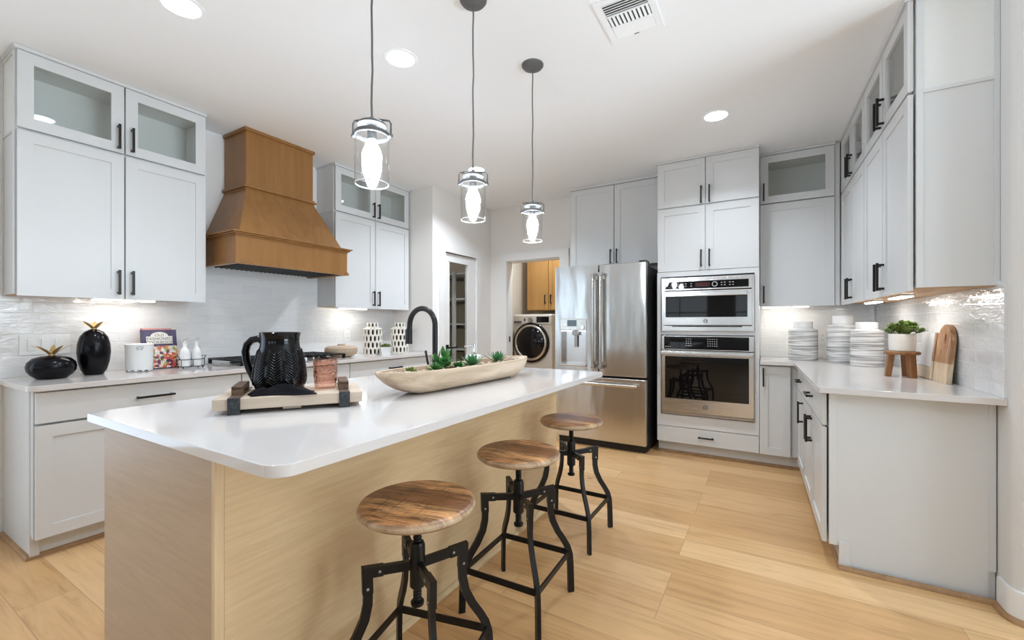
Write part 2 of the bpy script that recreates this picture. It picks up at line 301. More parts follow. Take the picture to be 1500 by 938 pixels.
# ------------------------------------------------------------------ mesh builder
class M:
    def __init__(s): s.b = bmesh.new()
    def box(s, x0, x1, y0, y1, z0, z1, bev=0.0, seg=2):
        vs = [s.b.verts.new((x, y, z)) for z in (z0, z1) for y in (y0, y1) for x in (x0, x1)]
        fs = [(0, 2, 3, 1), (4, 5, 7, 6), (0, 1, 5, 4), (2, 6, 7, 3), (0, 4, 6, 2), (1, 3, 7, 5)]
        F = [s.b.faces.new([vs[i] for i in f]) for f in fs]
        if bev:
            es = list({e for f in F for e in f.edges})
            bmesh.ops.bevel(s.b, geom=es, offset=bev, segments=seg, affect='EDGES', profile=0.5)
        return s
    def obox(s, c, ax, ay, az, bev=0.0):          # oriented box: centre and three half-axis vectors
        c, ax, ay, az = map(Vector, (c, ax, ay, az))
        vs = [s.b.verts.new(c + ax * i + ay * j + az * k) for k in (-1, 1) for j in (-1, 1) for i in (-1, 1)]
        fs = [(0, 2, 3, 1), (4, 5, 7, 6), (0, 1, 5, 4), (2, 6, 7, 3), (0, 4, 6, 2), (1, 3, 7, 5)]
        F = [s.b.faces.new([vs[i] for i in f]) for f in fs]
        if bev:
            es = list({e for f in F for e in f.edges})
            bmesh.ops.bevel(s.b, geom=es, offset=bev, segments=2, affect='EDGES', profile=0.5)
        return s
    def ring(s, x0, x1, z0, z1, w, y0, y1, bev=0.0015):     # rectangular frame in the xz plane
        o = [(x0, z0), (x1, z0), (x1, z1), (x0, z1)]; i = [(x0 + w, z0 + w), (x1 - w, z0 + w), (x1 - w, z1 - w), (x0 + w, z1 - w)]
        V = [[s.b.verts.new((x, y, z)) for x, z in L] for y in (y0, y1) for L in (o, i)]
        F = []
        for k in range(4):
            j = (k + 1) % 4
            F += [s.b.faces.new((V[0][k], V[0][j], V[1][j], V[1][k])), s.b.faces.new((V[2][k], V[3][k], V[3][j], V[2][j])),
                  s.b.faces.new((V[0][k], V[2][k], V[2][j], V[0][j])), s.b.faces.new((V[1][k], V[1][j], V[3][j], V[3][k]))]
        if bev:
            es = [e for e in {e for f in F for e in f.edges} if abs(e.verts[0].co.y - y0) < 1e-6 and abs(e.verts[1].co.y - y0) < 1e-6 and e.calc_face_angle(0) > 0.5]
            bmesh.ops.bevel(s.b, geom=es, offset=bev, segments=1, affect='EDGES')
        return s
    def prism(s, poly, z0, z1, bev=0.0, axis='z'):
        f = {'z': lambda a, b, c: (a, b, c), 'x': lambda a, b, c: (c, a, b), 'y': lambda a, b, c: (a, c, b)}[axis]
        lo = [s.b.verts.new(f(a, b, z0)) for a, b in poly]; hi = [s.b.verts.new(f(a, b, z1)) for a, b in poly]
        n = len(poly)
        F = [s.b.faces.new(lo[::-1]), s.b.faces.new(hi)] + [s.b.faces.new((lo[i], lo[(i + 1) % n], hi[(i + 1) % n], hi[i])) for i in range(n)]
        bmesh.ops.recalc_face_normals(s.b, faces=F)
        if bev:
            es = list(set(F[0].edges) | set(F[1].edges))
            bmesh.ops.bevel(s.b, geom=es, offset=bev, segments=2, affect='EDGES', profile=0.5)
        return s
    def lathe(s, prof, c=(0, 0, 0), n=32, sq=1.0, caps=True, wob=None):
        rows = []
        for k, (r, z) in enumerate(prof):
            row = []
            for i in range(n):
                a = 2 * PI * i / n; q = r * (wob(a, z) if wob else 1)
                row.append(s.b.verts.new((c[0] + q * math.cos(a), c[1] + q * math.sin(a) * sq, c[2] + z)))
            rows.append(row)
        for a, b in zip(rows, rows[1:]):
            for i in range(n): s.b.faces.new((a[i], a[(i + 1) % n], b[(i + 1) % n], b[i]))
        if caps:
            if prof[0][0] > 1e-6: s.b.faces.new(rows[0][::-1])
            if prof[-1][0] > 1e-6: s.b.faces.new(rows[-1])
        return s
    def tube(s, pts, r, n=10, closed=False, caps=True, flat=None):
        P = [Vector(p) for p in pts]; N = len(P); rad = r if isinstance(r, (list, tuple)) else [r] * N
        up = None; rows = []
        for i in range(N):
            if closed: d = P[(i + 1) % N] - P[i - 1]
            else: d = P[min(i + 1, N - 1)] - P[max(i - 1, 0)]
            d.normalize()
            if up is None:
                up = Vector((0, 0, 1)) if abs(d.z) < 0.9 else Vector((1, 0, 0))
            u = (up - d * up.dot(d)).normalized(); v = d.cross(u); up = u
            rows.append([s.b.verts.new(P[i] + (u * math.cos(2 * PI * k / n) + v * math.sin(2 * PI * k / n) * (flat or 1)) * rad[i]) for k in range(n)])
        R = rows + ([rows[0]] if closed else [])
        for a, b in zip(R, R[1:]):
            for k in range(n): s.b.faces.new((a[k], a[(k + 1) % n], b[(k + 1) % n], b[k]))
        if caps and not closed: s.b.faces.new(rows[0][::-1]); s.b.faces.new(rows[-1])
        return s
    def cyl(s, p0, p1, r, r1=None, n=20):
        return s.tube([p0, p1], [r, r if r1 is None else r1], n)
    def bar(s, path, w, tdir, tw, bev=0.0):       # rectangular bar along a path in a plane; tdir = plane normal, w in plane, tw across
        P = [Vector(p) for p in path]; td = Vector(tdir).normalized(); rows = []
        for i in range(len(P)):
            d0 = (P[i] - P[i - 1]).normalized() if i else None; d1 = (P[i + 1] - P[i]).normalized() if i < len(P) - 1 else None
            n0 = td.cross(d0) if d0 else None; n1 = td.cross(d1) if d1 else None
            if n0 is None: n = n1
            elif n1 is None: n = n0
            else:
                n = (n0 + n1).normalized(); n = n / max(0.35, n.dot(n0))
            rows.append([s.b.verts.new(P[i] + n * a * w / 2 + td * b * tw / 2) for a, b in ((-1, -1), (1, -1), (1, 1), (-1, 1))])
        F = []
        for a, b in zip(rows, rows[1:]):
            for k in range(4): F.append(s.b.faces.new((a[k], a[(k + 1) % 4], b[(k + 1) % 4], b[k])))
        F += [s.b.faces.new(rows[0][::-1]), s.b.faces.new(rows[-1])]
        if bev:
            es = [e for e in {e for f in F for e in f.edges} if e.is_manifold and e.calc_face_angle(0) > 0.9]
            bmesh.ops.bevel(s.b, geom=es, offset=bev, segments=2, affect='EDGES', profile=0.5)
        return s
    def ball(s, c, r, sub=2, sc=(1, 1, 1)):
        g = bmesh.ops.create_icosphere(s.b, subdivisions=sub, radius=r)
        for v in g['verts']: v.co = Vector((v.co.x * sc[0] + c[0], v.co.y * sc[1] + c[1], v.co.z * sc[2] + c[2]))
        return s
    def leaf(s, base, d, up, L, w, th=0.004, curl=0.25, n=6):    # a fleshy leaf growing along d
        d = Vector(d).normalized(); up = Vector(up); side = d.cross(up)
        side = side.normalized() if side.length > 1e-4 else Vector((1, 0, 0)); up = side.cross(d).normalized(); rows = []
        for i in range(n + 1):
            t = i / n; ww = w * (math.sin(PI * (0.10 + 0.86 * t ** 0.85)) ** 0.8); tt = th * (1 - 0.75 * t)
            c = Vector(base) + d * L * t + up * curl * L * t * t
            rows.append([s.b.verts.new(c + side * ww * a + up * tt * b) for a, b in ((-1, 0.25), (0, 1), (1, 0.25), (0, -1))])
        for a, b in zip(rows, rows[1:]):
            for k in range(4): s.b.faces.new((a[k], a[(k + 1) % 4], b[(k + 1) % 4], b[k]))
        s.b.faces.new(rows[0][::-1]); s.b.faces.new(rows[-1]); return s
    def shift(s, v):
        for x in s.b.verts: x.co += Vector(v)
        return s
    def xf(s, mat):
        for x in s.b.verts: x.co = mat @ x.co
        return s
    def obj(s, name, mat, parent=None, loc=None, smooth=35, label=None):
        bmesh.ops.recalc_face_normals(s.b, faces=s.b.faces[:])
        me = bpy.data.meshes.new(name); s.b.to_mesh(me); s.b.free()
        mats = mat if isinstance(mat, (list, tuple)) else [mat]
        for m in mats: me.materials.append(MAT[m] if isinstance(m, str) else m)
        if smooth and len(me.polygons):
            me.polygons.foreach_set('use_smooth', [True] * len(me.polygons)); me.set_sharp_from_angle(angle=math.radians(smooth))
        o = bpy.data.objects.new(name, me); C.objects.link(o)
        if smooth: wn = o.modifiers.new('face_weighted_normals', 'WEIGHTED_NORMAL'); wn.keep_sharp = True; wn.weight = 60
        if parent is not None: o.parent = parent
        if loc is not None: o.location = loc
        if label: o['label'] = label
        return o

def tag(o, label, cat=None, group=None, kind=None):
    o['label'] = label
    if cat: o['category'] = cat
    if group: o['group'] = group
    if kind: o['kind'] = kind
    return o
def thing(name, label, cat, loc=(0, 0, 0), rotz=0.0, group=None):
    o = bpy.data.objects.new(name, None); C.objects.link(o); o.empty_display_size = 0.05
    o.location = loc; o.rotation_euler = (0, 0, rotz); return tag(o, label, cat, group)
def copy_tree(o, parent=None):
    c = o.copy(); C.objects.link(c); c.parent = parent
    for ch in list(o.children): copy_tree(ch, c)
    return c
def struct(name, m, mat, label, cat, smooth=35):
    return tag(m.obj(name, mat, smooth=smooth), label, cat, kind='structure')
def rounded(poly, rad, n=6):        # round given corners of a polygon; rad: {index: radius}
    out = []; N = len(poly)
    for i, p in enumerate(poly):
        r = rad.get(i, 0)
        if not r: out.append(p); continue
        p = Vector(p); a = (Vector(poly[i - 1]) - p).normalized(); b = (Vector(poly[(i + 1) % N]) - p).normalized()
        ang = math.acos(max(-1, min(1, a.dot(b)))); dd = r / math.tan(ang / 2)
        c = p + (a + b).normalized() * (r / math.sin(ang / 2)); s = p + a * dd - c; e = p + b * dd - c
        t0 = math.atan2(s.y, s.x); t1 = math.atan2(e.y, e.x); dt = (t1 - t0 + PI) % (2 * PI) - PI
        out += [(c.x + r * math.cos(t0 + dt * k / n), c.y + r * math.sin(t0 + dt * k / n)) for k in range(n + 1)]
    return out
def moulding(path, prof, side=1):   # sweep a profile (offset, height) along a floor path with mitred corners
    m = M(); P = [Vector((*p, 0)) for p in path]; rows = []
    for i in range(len(P)):
        d0 = (P[i] - P[i - 1]).normalized() if i else None; d1 = (P[i + 1] - P[i]).normalized() if i < len(P) - 1 else None
        nn = [Vector((-d.y, d.x, 0)) * side for d in (d0, d1) if d is not None]
        n = nn[0] if len(nn) == 1 else (nn[0] + nn[1]).normalized() / max(0.3, (nn[0] + nn[1]).normalized().dot(nn[0]))
        rows.append([m.b.verts.new(P[i] + n * o + Vector((0, 0, h))) for o, h in prof])
    k = len(prof)
    for a, b in zip(rows, rows[1:]):
        for j in range(k): m.b.faces.new((a[j], a[(j + 1) % k], b[(j + 1) % k], b[j]))
    m.b.faces.new(rows[0][::-1]); m.b.faces.new(rows[-1]); return m
SHOE = [(0, 0), (0.017, 0), (0.017, 0.006), (0.013, 0.014), (0.007, 0.019), (0, 0.021)]
BASEB = [(0, 0), (0.014, 0), (0.014, 0.118), (0.010, 0.128), (0, 0.130)]
CASE_W = 0.09

# ------------------------------------------------------------------ room shell
CH = 2.743; CT = 0.902
struct('floor', M().box(-5, 4.2, -6.2, 6.3, -0.06, 0), 'floor', 'light oak plank floor across the whole kitchen', 'floor')
struct('ceiling', M().box(-5, 4.2, -6.2, 6.3, CH, CH + 0.08), 'ceil', 'flat white ceiling over the kitchen', 'ceiling')
struct('wall_left', M().box(-3.91, -3.80, 0.25, 3.66, 0, CH).box(-3.91, -3.80, -6.1, -2.25, 0, CH).box(-3.91, -3.80, -2.25, 0.25, 2.40, CH), 'wall', 'warm white wall behind the range hood and the long counter', 'wall')
m = M(); m.box(-4.8, -3.185, 3.66, 3.76, 0, CH)
m.box(-3.30, -3.185, 3.76, 3.851, 0, CH); m.box(-3.30, -3.185, 4.483, 4.83, 0, CH); m.box(-3.30, -3.185, 3.851, 4.483, 2.052, CH)
struct('wall_pantry', m, 'wall', 'warm white pantry wall holding the glazed pantry door', 'wall')
m = M(); m.box(-4.8, -2.94, 4.83, 4.95, 0, CH); m.box(-2.94, -2.163, 4.83, 4.95, 2.03, CH); m.box(-2.163, 1.02, 4.83, 4.95, 0, CH)
struct('wall_back', m, 'wall', 'greige back wall behind fridge and ovens with the laundry doorway', 'wall')
RF = lambda Y: 0.868 - 0.021 * (Y - 2.6)      # face of the right-hand wall
poly = rounded([(RF(4.95), 4.95), (0.868, 2.55), (4.1, 2.55), (4.1, 2.68), (1.0, 2.68), (1.0, 4.95)], {1: 0.045})
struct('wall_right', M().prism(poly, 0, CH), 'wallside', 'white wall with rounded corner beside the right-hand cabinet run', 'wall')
m = M(); m.box(-4.9, -4.8, 3.66, 4.95, 0, CH); m.box(-4.8, -3.31, 4.815, 4.829, 0, CH)
struct('wall_pantry_back', m, 'pantrywall', 'beige walls lining the back of the pantry', 'wall')
m = M(); m.box(-3.34, -3.22, 4.95, 6.2, 0, CH); m.box(-3.22, -1.4, 6.05, 6.2, 0, CH); m.box(-1.5, -1.4, 4.95, 6.05, 0, CH)
struct('wall_laundry', m, 'beige', 'cream laundry room walls seen through the doorway', 'wall')
WX = (-2.4, 0.0, 2.4)
m = M(); xs = [-3.91]
for x in WX: xs += [x - 0.85, x + 0.85]
xs.append(4.1)
for i in range(0, 8, 2): m.box(xs[i], xs[i + 1], -6.2, -6.08, 0, CH)
for x in WX: m.box(x - 0.85, x + 0.85, -6.2, -6.08, 0, 0.75); m.box(x - 0.85, x + 0.85, -6.2, -6.08, 2.35, CH)
struct('wall_rear', m, 'rear', 'blue-grey rear wall behind the camera, darkened to cut bounce, with three added windows', 'wall')
struct('wall_side', M().box(4.0, 4.1, 2.45, 2.55, 0, CH).box(4.0, 4.1, -6.1, 0.25, 0, CH).box(4.0, 4.1, 0.25, 2.45, 2.45, CH), 'rear', 'blue-grey living-area side wall, darkened to cut bounce, with one added wide window', 'wall')
for i, x in enumerate(WX):  # windows added out of view as openings for the fill light
    w = thing('window_%d' % (i + 1), ['added unseen window nearest the hood side of the rear wall', 'added unseen middle window of the rear wall', 'added unseen window at the far living-room end of the rear wall'][i], 'window', (x, -6.14, 0.75)); w['kind'] = 'structure'
    f = M().ring(-0.85, 0.85, 0, 1.6, 0.05, -0.03, 0.03); f.box(-0.8, 0.8, -0.015, 0.015, 0.78, 0.82); f.box(-0.015, 0.015, -0.012, 0.012, 0.05, 1.55)
    f.obj('window_frame', 'trim', w); M().box(-0.8, 0.8, -0.004, 0.004, 0.05, 1.55).obj('pane', 'winglass', w)
w = thing('window_4', 'added unseen wide living-room window nearest the rounded wall corner', 'window', (4.05, 1.35, 0.0), PI / 2); w['kind'] = 'structure'  # invented window, out of view, that lets side fill light in
f = M().ring(-1.1, 1.1, 0, 2.45, 0.06, -0.05, 0.05); f.box(-0.03, 0.03, -0.02, 0.02, 0.06, 2.39)
f.obj('window_frame', 'trim', w); M().box(-1.04, 1.04, -0.004, 0.004, 0.06, 2.39).obj('pane', 'winglass', w)
w = thing('window_5', 'added unseen patio window in the hood-side wall behind the camera', 'window', (-3.855, -1.0, 0.0), PI / 2); w['kind'] = 'structure'  # invented window, out of view, for the cool fill light
f = M().ring(-1.25, 1.25, 0, 2.40, 0.06, -0.05, 0.05); f.box(-0.03, 0.03, -0.02, 0.02, 0.06, 2.34)
f.obj('window_frame', 'trim', w); M().box(-1.19, 1.19, -0.004, 0.004, 0.06, 2.34).obj('pane', 'winglass', w)
# backsplashes (thin tile on the walls)
struct('backsplash_left', M().box(-3.80, -3.790, 0.62, 3.655, 0.9025, 1.78), 'tileL', 'glossy wavy white subway tile behind the cooktop', 'backsplash')
struct('backsplash_back', M().box(-0.055, 0.80, 4.82, 4.83, 0.9025, 1.40), 'tileB', 'glossy white tile behind the ginger-jar canisters', 'backsplash')
m = M().prism([(RF(4.82), 4.82), (RF(2.615), 2.615), (RF(2.615) - 0.010, 2.615), (RF(4.82) - 0.010, 4.82)], 0.9025, 1.40)
struct('backsplash_right', m, 'tileL', 'glossy wavy white tile behind the cutting boards', 'backsplash')
# trims
x0 = 0.332; pn = 2.672
struct('trim_1', moulding([(0.285, 4.312), (0.318, pn), (0.852, pn + 0.001)], SHOE, -1), 'shoe', 'oak shoe moulding along the right cabinet run', 'moulding')
struct('trim_2', moulding([(-0.90, 4.312), (0.285, 4.312)], SHOE, -1), 'shoe', 'oak shoe moulding under the oven cabinet', 'moulding')
struct('trim_3', moulding([(-3.79, 0.648), (-3.278, 0.648), (-3.278, 3.65)], SHOE, -1), 'shoe', 'oak shoe moulding around the hood-side base cabinets', 'moulding')
bp = [(RF(pn) , pn - 0.001)] + [(x, y) for x, y in rounded([(RF(4.95), 4.95), (0.868, 2.55), (4.0, 2.55)], {1: 0.045})][1:]
struct('baseboard_right', moulding(bp, BASEB, -1), 'trim', 'white baseboard wrapping the rounded wall corner', 'baseboard')
bp2 = [(RF(pn) - 0.014, pn - 0.001)] + [(x, y) for x, y in rounded([(RF(4.95) - 0.014, 4.95), (0.854, 2.536), (4.0, 2.536)], {1: 0.059})][1:]
struct('trim_4', moulding(bp2, SHOE, -1), 'shoe', 'oak shoe moulding under the white baseboard at the wall corner', 'moulding')
struct('trim_5', M().box(-3.80, -3.782, 0.50, 0.60, 0, 2.2, 0.003), 'trim', 'white casing board on the wall at the near end of the long counter', 'trim')
struct('baseboard_left', M().box(-3.80, -3.786, -6.08, -2.27, 0, 0.13, 0.003), 'trim', 'white baseboard on the hood-side wall toward the living area', 'baseboard')
# casing of the laundry doorway
m = M(); y0, y1 = 4.806, 4.83
m.box(-2.94 - CASE_W - 0.02, -2.94 + 0.012, y0, y1, 0, 2.03 + CASE_W, 0.003); m.box(-2.163 - 0.012, -2.163 + CASE_W + 0.02, y0, y1, 0, 2.03 + CASE_W, 0.003)
m.box(-2.94 - CASE_W - 0.02, -2.163 + CASE_W + 0.02, y0 - 0.001, y1, 2.03, 2.03 + CASE_W + 0.01, 0.003)
m.box(-2.942, -2.925, 4.83, 4.96, 0, 2.03); m.box(-2.178, -2.161, 4.83, 4.96, 0, 2.03); m.box(-2.94, -2.163, 4.83, 4.96, 2.018, 2.032)
struct('trim_6', m, 'trim', 'white casing around the laundry doorway', 'doorway')
tag(M().box(-2.9245, -2.922, 4.87, 4.90, 0.98, 1.05, 0.001).obj('strike_plate', 'black'), 'small dark strike plate on the laundry door jamb', 'strike plate')
# baseboard stub between pantry door and laundry
struct('baseboard_pantry', moulding([(-3.185, 4.575), (-3.185, 4.83), (-3.06, 4.83)], BASEB, -1), 'trim', 'white baseboard in the corner between pantry and laundry', 'baseboard')

# pantry door
d = thing('door_1', 'white pantry door with one tall clear glass pane', 'door', (-3.185, 3.851, 0)); d['kind'] = 'structure'
m = M()   # casing, flat on the wall, lying in the yz plane
for a, b, c0, c1 in ((-CASE_W, 0.006, 0, 2.046), (0.626, 0.632 + CASE_W, 0, 2.046), (-CASE_W, 0.632 + CASE_W, 2.046, 2.15)): m.box(0.0, 0.024, a, b, c0, c1)
m.obj('door_casing', 'trim', d)
m = M(); m.box(-0.055, -0.012, 0.006, 0.110, 0.008, 2.036); m.box(-0.055, -0.012, 0.478, 0.626, 0.008, 2.036)
m.box(-0.055, -0.012, 0.110, 0.478, 1.945, 2.036); m.box(-0.055, -0.012, 0.110, 0.478, 0.008, 0.24)
m.box(-0.018, -0.006, 0.104, 0.112, 0.235, 1.951); m.box(-0.018, -0.006, 0.476, 0.484, 0.235, 1.951); m.box(-0.018, -0.006, 0.104, 0.484, 1.943, 1.951); m.box(-0.018, -0.006, 0.104, 0.484, 0.235, 0.243)
m.obj('door_leaf', 'trim', d)
M().box(-0.037, -0.031, 0.110, 0.478, 0.24, 1.945).obj('pane', 'pantryglass', d)
for z in (0.35, 1.09, 1.82):
    M().cyl((0.004, 0.622, z - 0.045), (0.004, 0.622, z + 0.045), 0.008, n=10).obj('hinge', 'trim', d)
m = M(); m.box(-0.012, -0.002, 0.030, 0.098, 0.905, 0.973, 0.002); m.cyl((-0.002, 0.064, 0.939), (0.045, 0.064, 0.939), 0.010, n=12); m.box(0.036, 0.052, 0.055, 0.195, 0.930, 0.948, 0.003)
m.obj('door_handle', 'black', d)
# ------------------------------------------------------------------ pantry shelves
for z, lab in ((1.86, 'topmost white pantry shelf behind the glazed door'), (1.53, 'white pantry shelf second from the top behind the glazed door'), (1.20, 'white pantry shelf third from the top behind the glazed door'),
               (0.87, 'white pantry shelf just above door-handle height behind the glazed door'), (0.54, 'lowest white pantry shelf behind the glazed door')):
    t = thing('pantry_shelf', lab, 'shelf', (-4.1, 4.65, z), group='pantry shelves')
    M().box(-0.69, 0.75, -0.16, 0.18, 0, 0.02, 0.002).obj('board', 'trim', t)
    M().box(-0.69, 0.75, 0.165, 0.18, -0.05, 0).obj('cleat', 'trim', t)
tag(M().box(-3.546, -3.502, 4.455, 4.488, 0, 1.90, 0.002).obj('shelf_support', 'trim'), 'white upright post carrying the pantry shelves', 'post')

# ------------------------------------------------------------------ cabinets
def pull(parent, x, z, vert=True, L=0.155):     # bar pull standing off a front whose face is at y = 0
    m = M(); h = L / 2
    if vert:
        m.box(x - 0.006, x + 0.006, -0.036, -0.024, z - h, z + h, 0.0015)
        for s in (-1, 1): m.box(x - 0.006, x + 0.006, -0.026, 0.0, z + s * (h - 0.012) - 0.006, z + s * (h - 0.012) + 0.006, 0.001)
    else:
        m.box(x - h, x + h, -0.036, -0.024, z - 0.006, z + 0.006, 0.0015)
        for s in (-1, 1): m.box(x + s * (h - 0.012) - 0.006, x + s * (h - 0.012) + 0.006, -0.026, 0.0, z - 0.006, z + 0.006, 0.001)
    return m.obj('handle', 'handle', parent)
SW = 0.062
def door(parent, x0, x1, z0, z1, hx=None, hz=None, glass=False, mat='cab'):
    m = M().ring(x0, x1, z0, z1, SW, 0.0, 0.02)
    if not glass: m.box(x0 + SW - 0.004, x1 - SW + 0.004, 0.0075, 0.016, z0 + SW - 0.004, z1 - SW + 0.004)
    o = m.obj('door', mat, parent)
    if glass: M().box(x0 + SW - 0.006, x1 - SW + 0.006, 0.010, 0.014, z0 + SW - 0.006, z1 - SW + 0.006).obj('pane', 'glass', o)
    if hx is not None: pull(o, hx, hz)
    return o
def drawer(parent, x0, x1, z0, z1, hx=None, hz=None, L=0.17):
    o = M().box(x0, x1, 0, 0.02, z0, z1, 0.002).obj('drawer', 'cab', parent)
    if hx is not None: pull(o, hx, hz, False, L)
    return o
def solid_body(parent, w, z0, z1, dep, toe=0.0, x0=0.0):
    m = M().box(x0, w, 0.028, dep, z0, z1, 0.001)
    m.obj('body', 'cab', parent)
    if toe: M().box(x0, w, 0.075, dep, 0, z0).obj('toe_kick', 'cab', parent)
def hollow_body(parent, w, z0, z1, dep, x0=0.0, mid=None):
    t = 0.018; m = M(); y0 = 0.028
    m.box(x0, x0 + t, y0, dep, z0, z1); m.box(w - t, w, y0, dep, z0, z1); m.box(x0 + t, w - t, y0, dep, z0, z0 + t); m.box(x0 + t, w - t, y0, dep, z1 - t - 0.02, z1); m.box(x0 + t, w - t, dep - 0.012, dep, z0 + t, z1 - t)
    if mid: m.box(mid - 0.012, mid + 0.012, y0, y0 + 0.02, z0 + t, z1 - t)
    m.obj('body', 'cabin', parent)
def crown(parent, w, z1, dep, x0=0.0, end0=False, end1=False):
    m = M(); a = x0 - (0.012 if end0 else 0); b = w + (0.012 if end1 else 0)
    m.box(a, b, -0.012, 0.03, z1, CH - 0.001, 0.002)
    if end0: m.box(a, x0 + 0.02, 0.03, dep, z1, CH - 0.001)
    if end1: m.box(w - 0.02, b, 0.03, dep, z1, CH - 0.001)
    m.obj('crown', 'cab', parent)
def underside(parent, x0, x1, y0, y1, z): M().box(x0, x1, y0, y1, z, z + 0.004).obj('bottom_panel', 'ply', parent)
def side_panel(parent, x, zs, dep, sgn):     # framed end panel on a cabinet side at local x, one frame per z range
    m = M()
    for z0, z1 in zs:
        for a, b, c, d_ in ((0.028, 0.052, z0, z1), (dep - 0.018, dep, z0, z1)) + (((0.052, dep - 0.018, z1 - 0.016, z1),) if True else ()):
            m.box(min(x, x + sgn * 0.006), max(x, x + sgn * 0.006), a, b, c, d_, 0.001)
    m.obj('end_panel', 'cab', parent)
R90 = PI / 2
UZ0, USP, UZ1 = 1.372, 2.292, 2.722
def pair(parent, w, z0, z1, hz, glass=False, x0=0.0, g=0.004):
    c = (x0 + w) / 2
    door(parent, x0 + g, c - g, z0, z1, c - 0.034, hz, glass); door(parent, c + g, w - g, z0, z1, c + 0.034, hz, glass)
# hood wall uppers
UD = 0.278
for y, w, nm in ((0.648, 0.925, 'near the black pineapples'), (2.665, 0.975, 'between the hood and the pantry wall')):
    t = thing('wall_cabinet', 'white shaker two-door wall cabinet ' + nm + ', below the glass doors', 'cabinet', (-3.52, y, 0), R90, 'lower wall cabinets on the hood wall')
    solid_body(t, w, UZ0 + 0.012, USP + 0.0015, UD); pair(t, w, UZ0, USP - 0.008, UZ0 + 0.105); underside(t, 0.01, w - 0.01, 0.03, UD - 0.01, UZ0 + 0.0085)
    t2 = thing('glass_cabinet', 'white glass-fronted two-door cabinet under the ceiling ' + nm, 'cabinet', (-3.52, y, 0), R90, 'glass-door cabinets on the hood wall')
    hollow_body(t2, w, USP + 0.002, UZ1, UD, mid=w / 2); pair(t2, w, USP + 0.006, UZ1 - 0.002, USP + 0.10, True)
    crown(t2, w, UZ1, UD, end0=True); 
    if y < 1: side_panel(t2, 0.0, [(USP + 0.002, UZ1)], UD, -1); side_panel(t, 0.0, [(UZ0 + 0.012, USP + 0.002)], UD, -1)
# hood wall base cabinets
BZ0, BZ1 = 0.11, 0.871; BD = 0.593; FX = -3.203
t = thing('base_cabinet', 'white base cabinet at the near end under the black pineapples', 'cabinet', (FX, 0.652, 0), R90, 'base cabinets on the hood wall')
w = 1.003; solid_body(t, w, BZ0, BZ1, BD, 1)
drawer(t, 0.004, w - 0.003, 0.703, 0.862, 0.50, 0.782, 0.19); door(t, 0.004, w / 2 - 0.002, 0.112, 0.692, w / 2 - 0.04, 0.60); door(t, w / 2 + 0.002, w - 0.003, 0.112, 0.692, w / 2 + 0.04, 0.60)
M().box(-0.004, 0.0, 0.075, BD, 0.0, BZ1).obj('end_panel', 'cab', t); M().box(-0.006, 0.03, 0.062, 0.074, 0, 0.13, 0.001).obj('toe_return', 'cab', t)
t = thing('base_cabinet', 'white base cabinet under the gas cooktop', 'cabinet', (FX, 1.657, 0), R90, 'base cabinets on the hood wall')
w = 0.918; solid_body(t, w, BZ0, BZ1, BD, 1); drawer(t, 0.003, w - 0.003, 0.703, 0.862); drawer(t, 0.003, w - 0.003, 0.41, 0.692, w / 2, 0.60); drawer(t, 0.003, w - 0.003, 0.112, 0.40, w / 2, 0.31)
t = thing('base_cabinet', 'white base cabinet beside the pantry wall under the lattice vases', 'cabinet', (FX, 2.577, 0), R90, 'base cabinets on the hood wall')
w = 1.07; solid_body(t, w, BZ0, BZ1, BD, 1); drawer(t, 0.003, w - 0.01, 0.703, 0.862, w / 2, 0.782); door(t, 0.003, w / 2 - 0.002, 0.112, 0.692, w / 2 - 0.04, 0.60); door(t, w / 2 + 0.002, w - 0.01, 0.112, 0.692, w / 2 + 0.04, 0.60)
# back wall: cabinet over the fridge, oven tower, corner wall cabinet, narrow base cabinet
t = thing('fridge_cabinet', 'tall white two-door cabinet above the steel refrigerator', 'cabinet', (-1.915, 4.54, 0))
solid_body(t, 1.003, 1.845, UZ1 - 0.01, 0.285); pair(t, 1.003, 1.84, UZ1 - 0.014, 1.94); crown(t, 1.003, UZ1 - 0.010, 0.285, end0=True)
t = thing('oven_tower', 'tall white cabinet tower housing both built-in ovens', 'cabinet', (-0.90, 4.235, 0))
w = 0.842
m = M()
m.box(0, w, 0.0, 0.59, 1.655, 1.70, 0.001); m.box(0, 0.035, 0, 0.59, 0.370, 1.655); m.box(w - 0.035, w, 0, 0.59, 0.370, 1.655); m.box(0.035, w - 0.035, 0.0, 0.59, 1.115, 1.150)
m.box(0, w, 0.0, 0.59, 0.255, 0.370, 0.001); m.box(0, w, 0.02, 0.59, 0.11, 0.255); m.box(0, w, 0.02, 0.59, 1.70, UZ1); m.box(0.035, w - 0.035, 0.56, 0.59, 0.37, 1.655)
m.obj('body', 'cab', t); M().box(0, w, 0.075, 0.59, 0, 0.11).obj('toe_kick', 'cab', t)
pair(t, w, 1.705, 2.292, 1.81); pair(t, w, 2.305, UZ1 - 0.002, 2.385); drawer(t, -0.0, w - 0.002, 0.112, 0.262, w / 2 + 0.005, 0.187, 0.13); crown(t, w, UZ1, 0.59)
CYX = -0.056; cw = 0.548
t = thing('wall_cabinet', 'white single-door wall cabinet in the corner right of the ovens', 'cabinet', (CYX, 4.49, 0))
solid_body(t, cw, UZ0 + 0.012, USP + 0.0015, 0.335); door(t, 0.002, cw - 0.006, UZ0, USP - 0.008, 0.03, UZ0 + 0.105); underside(t, 0.01, cw - 0.01, 0.03, 0.3, UZ0 + 0.0085)
M().box(cw - 0.004, cw + 0.032, 0.012, 0.045, UZ0 + 0.002, CH - 0.002).obj('filler_strip', 'cab', t)
t = thing('glass_cabinet', 'white single glass-door cabinet high in the corner beside the oven tower', 'cabinet', (CYX, 4.49, 0))
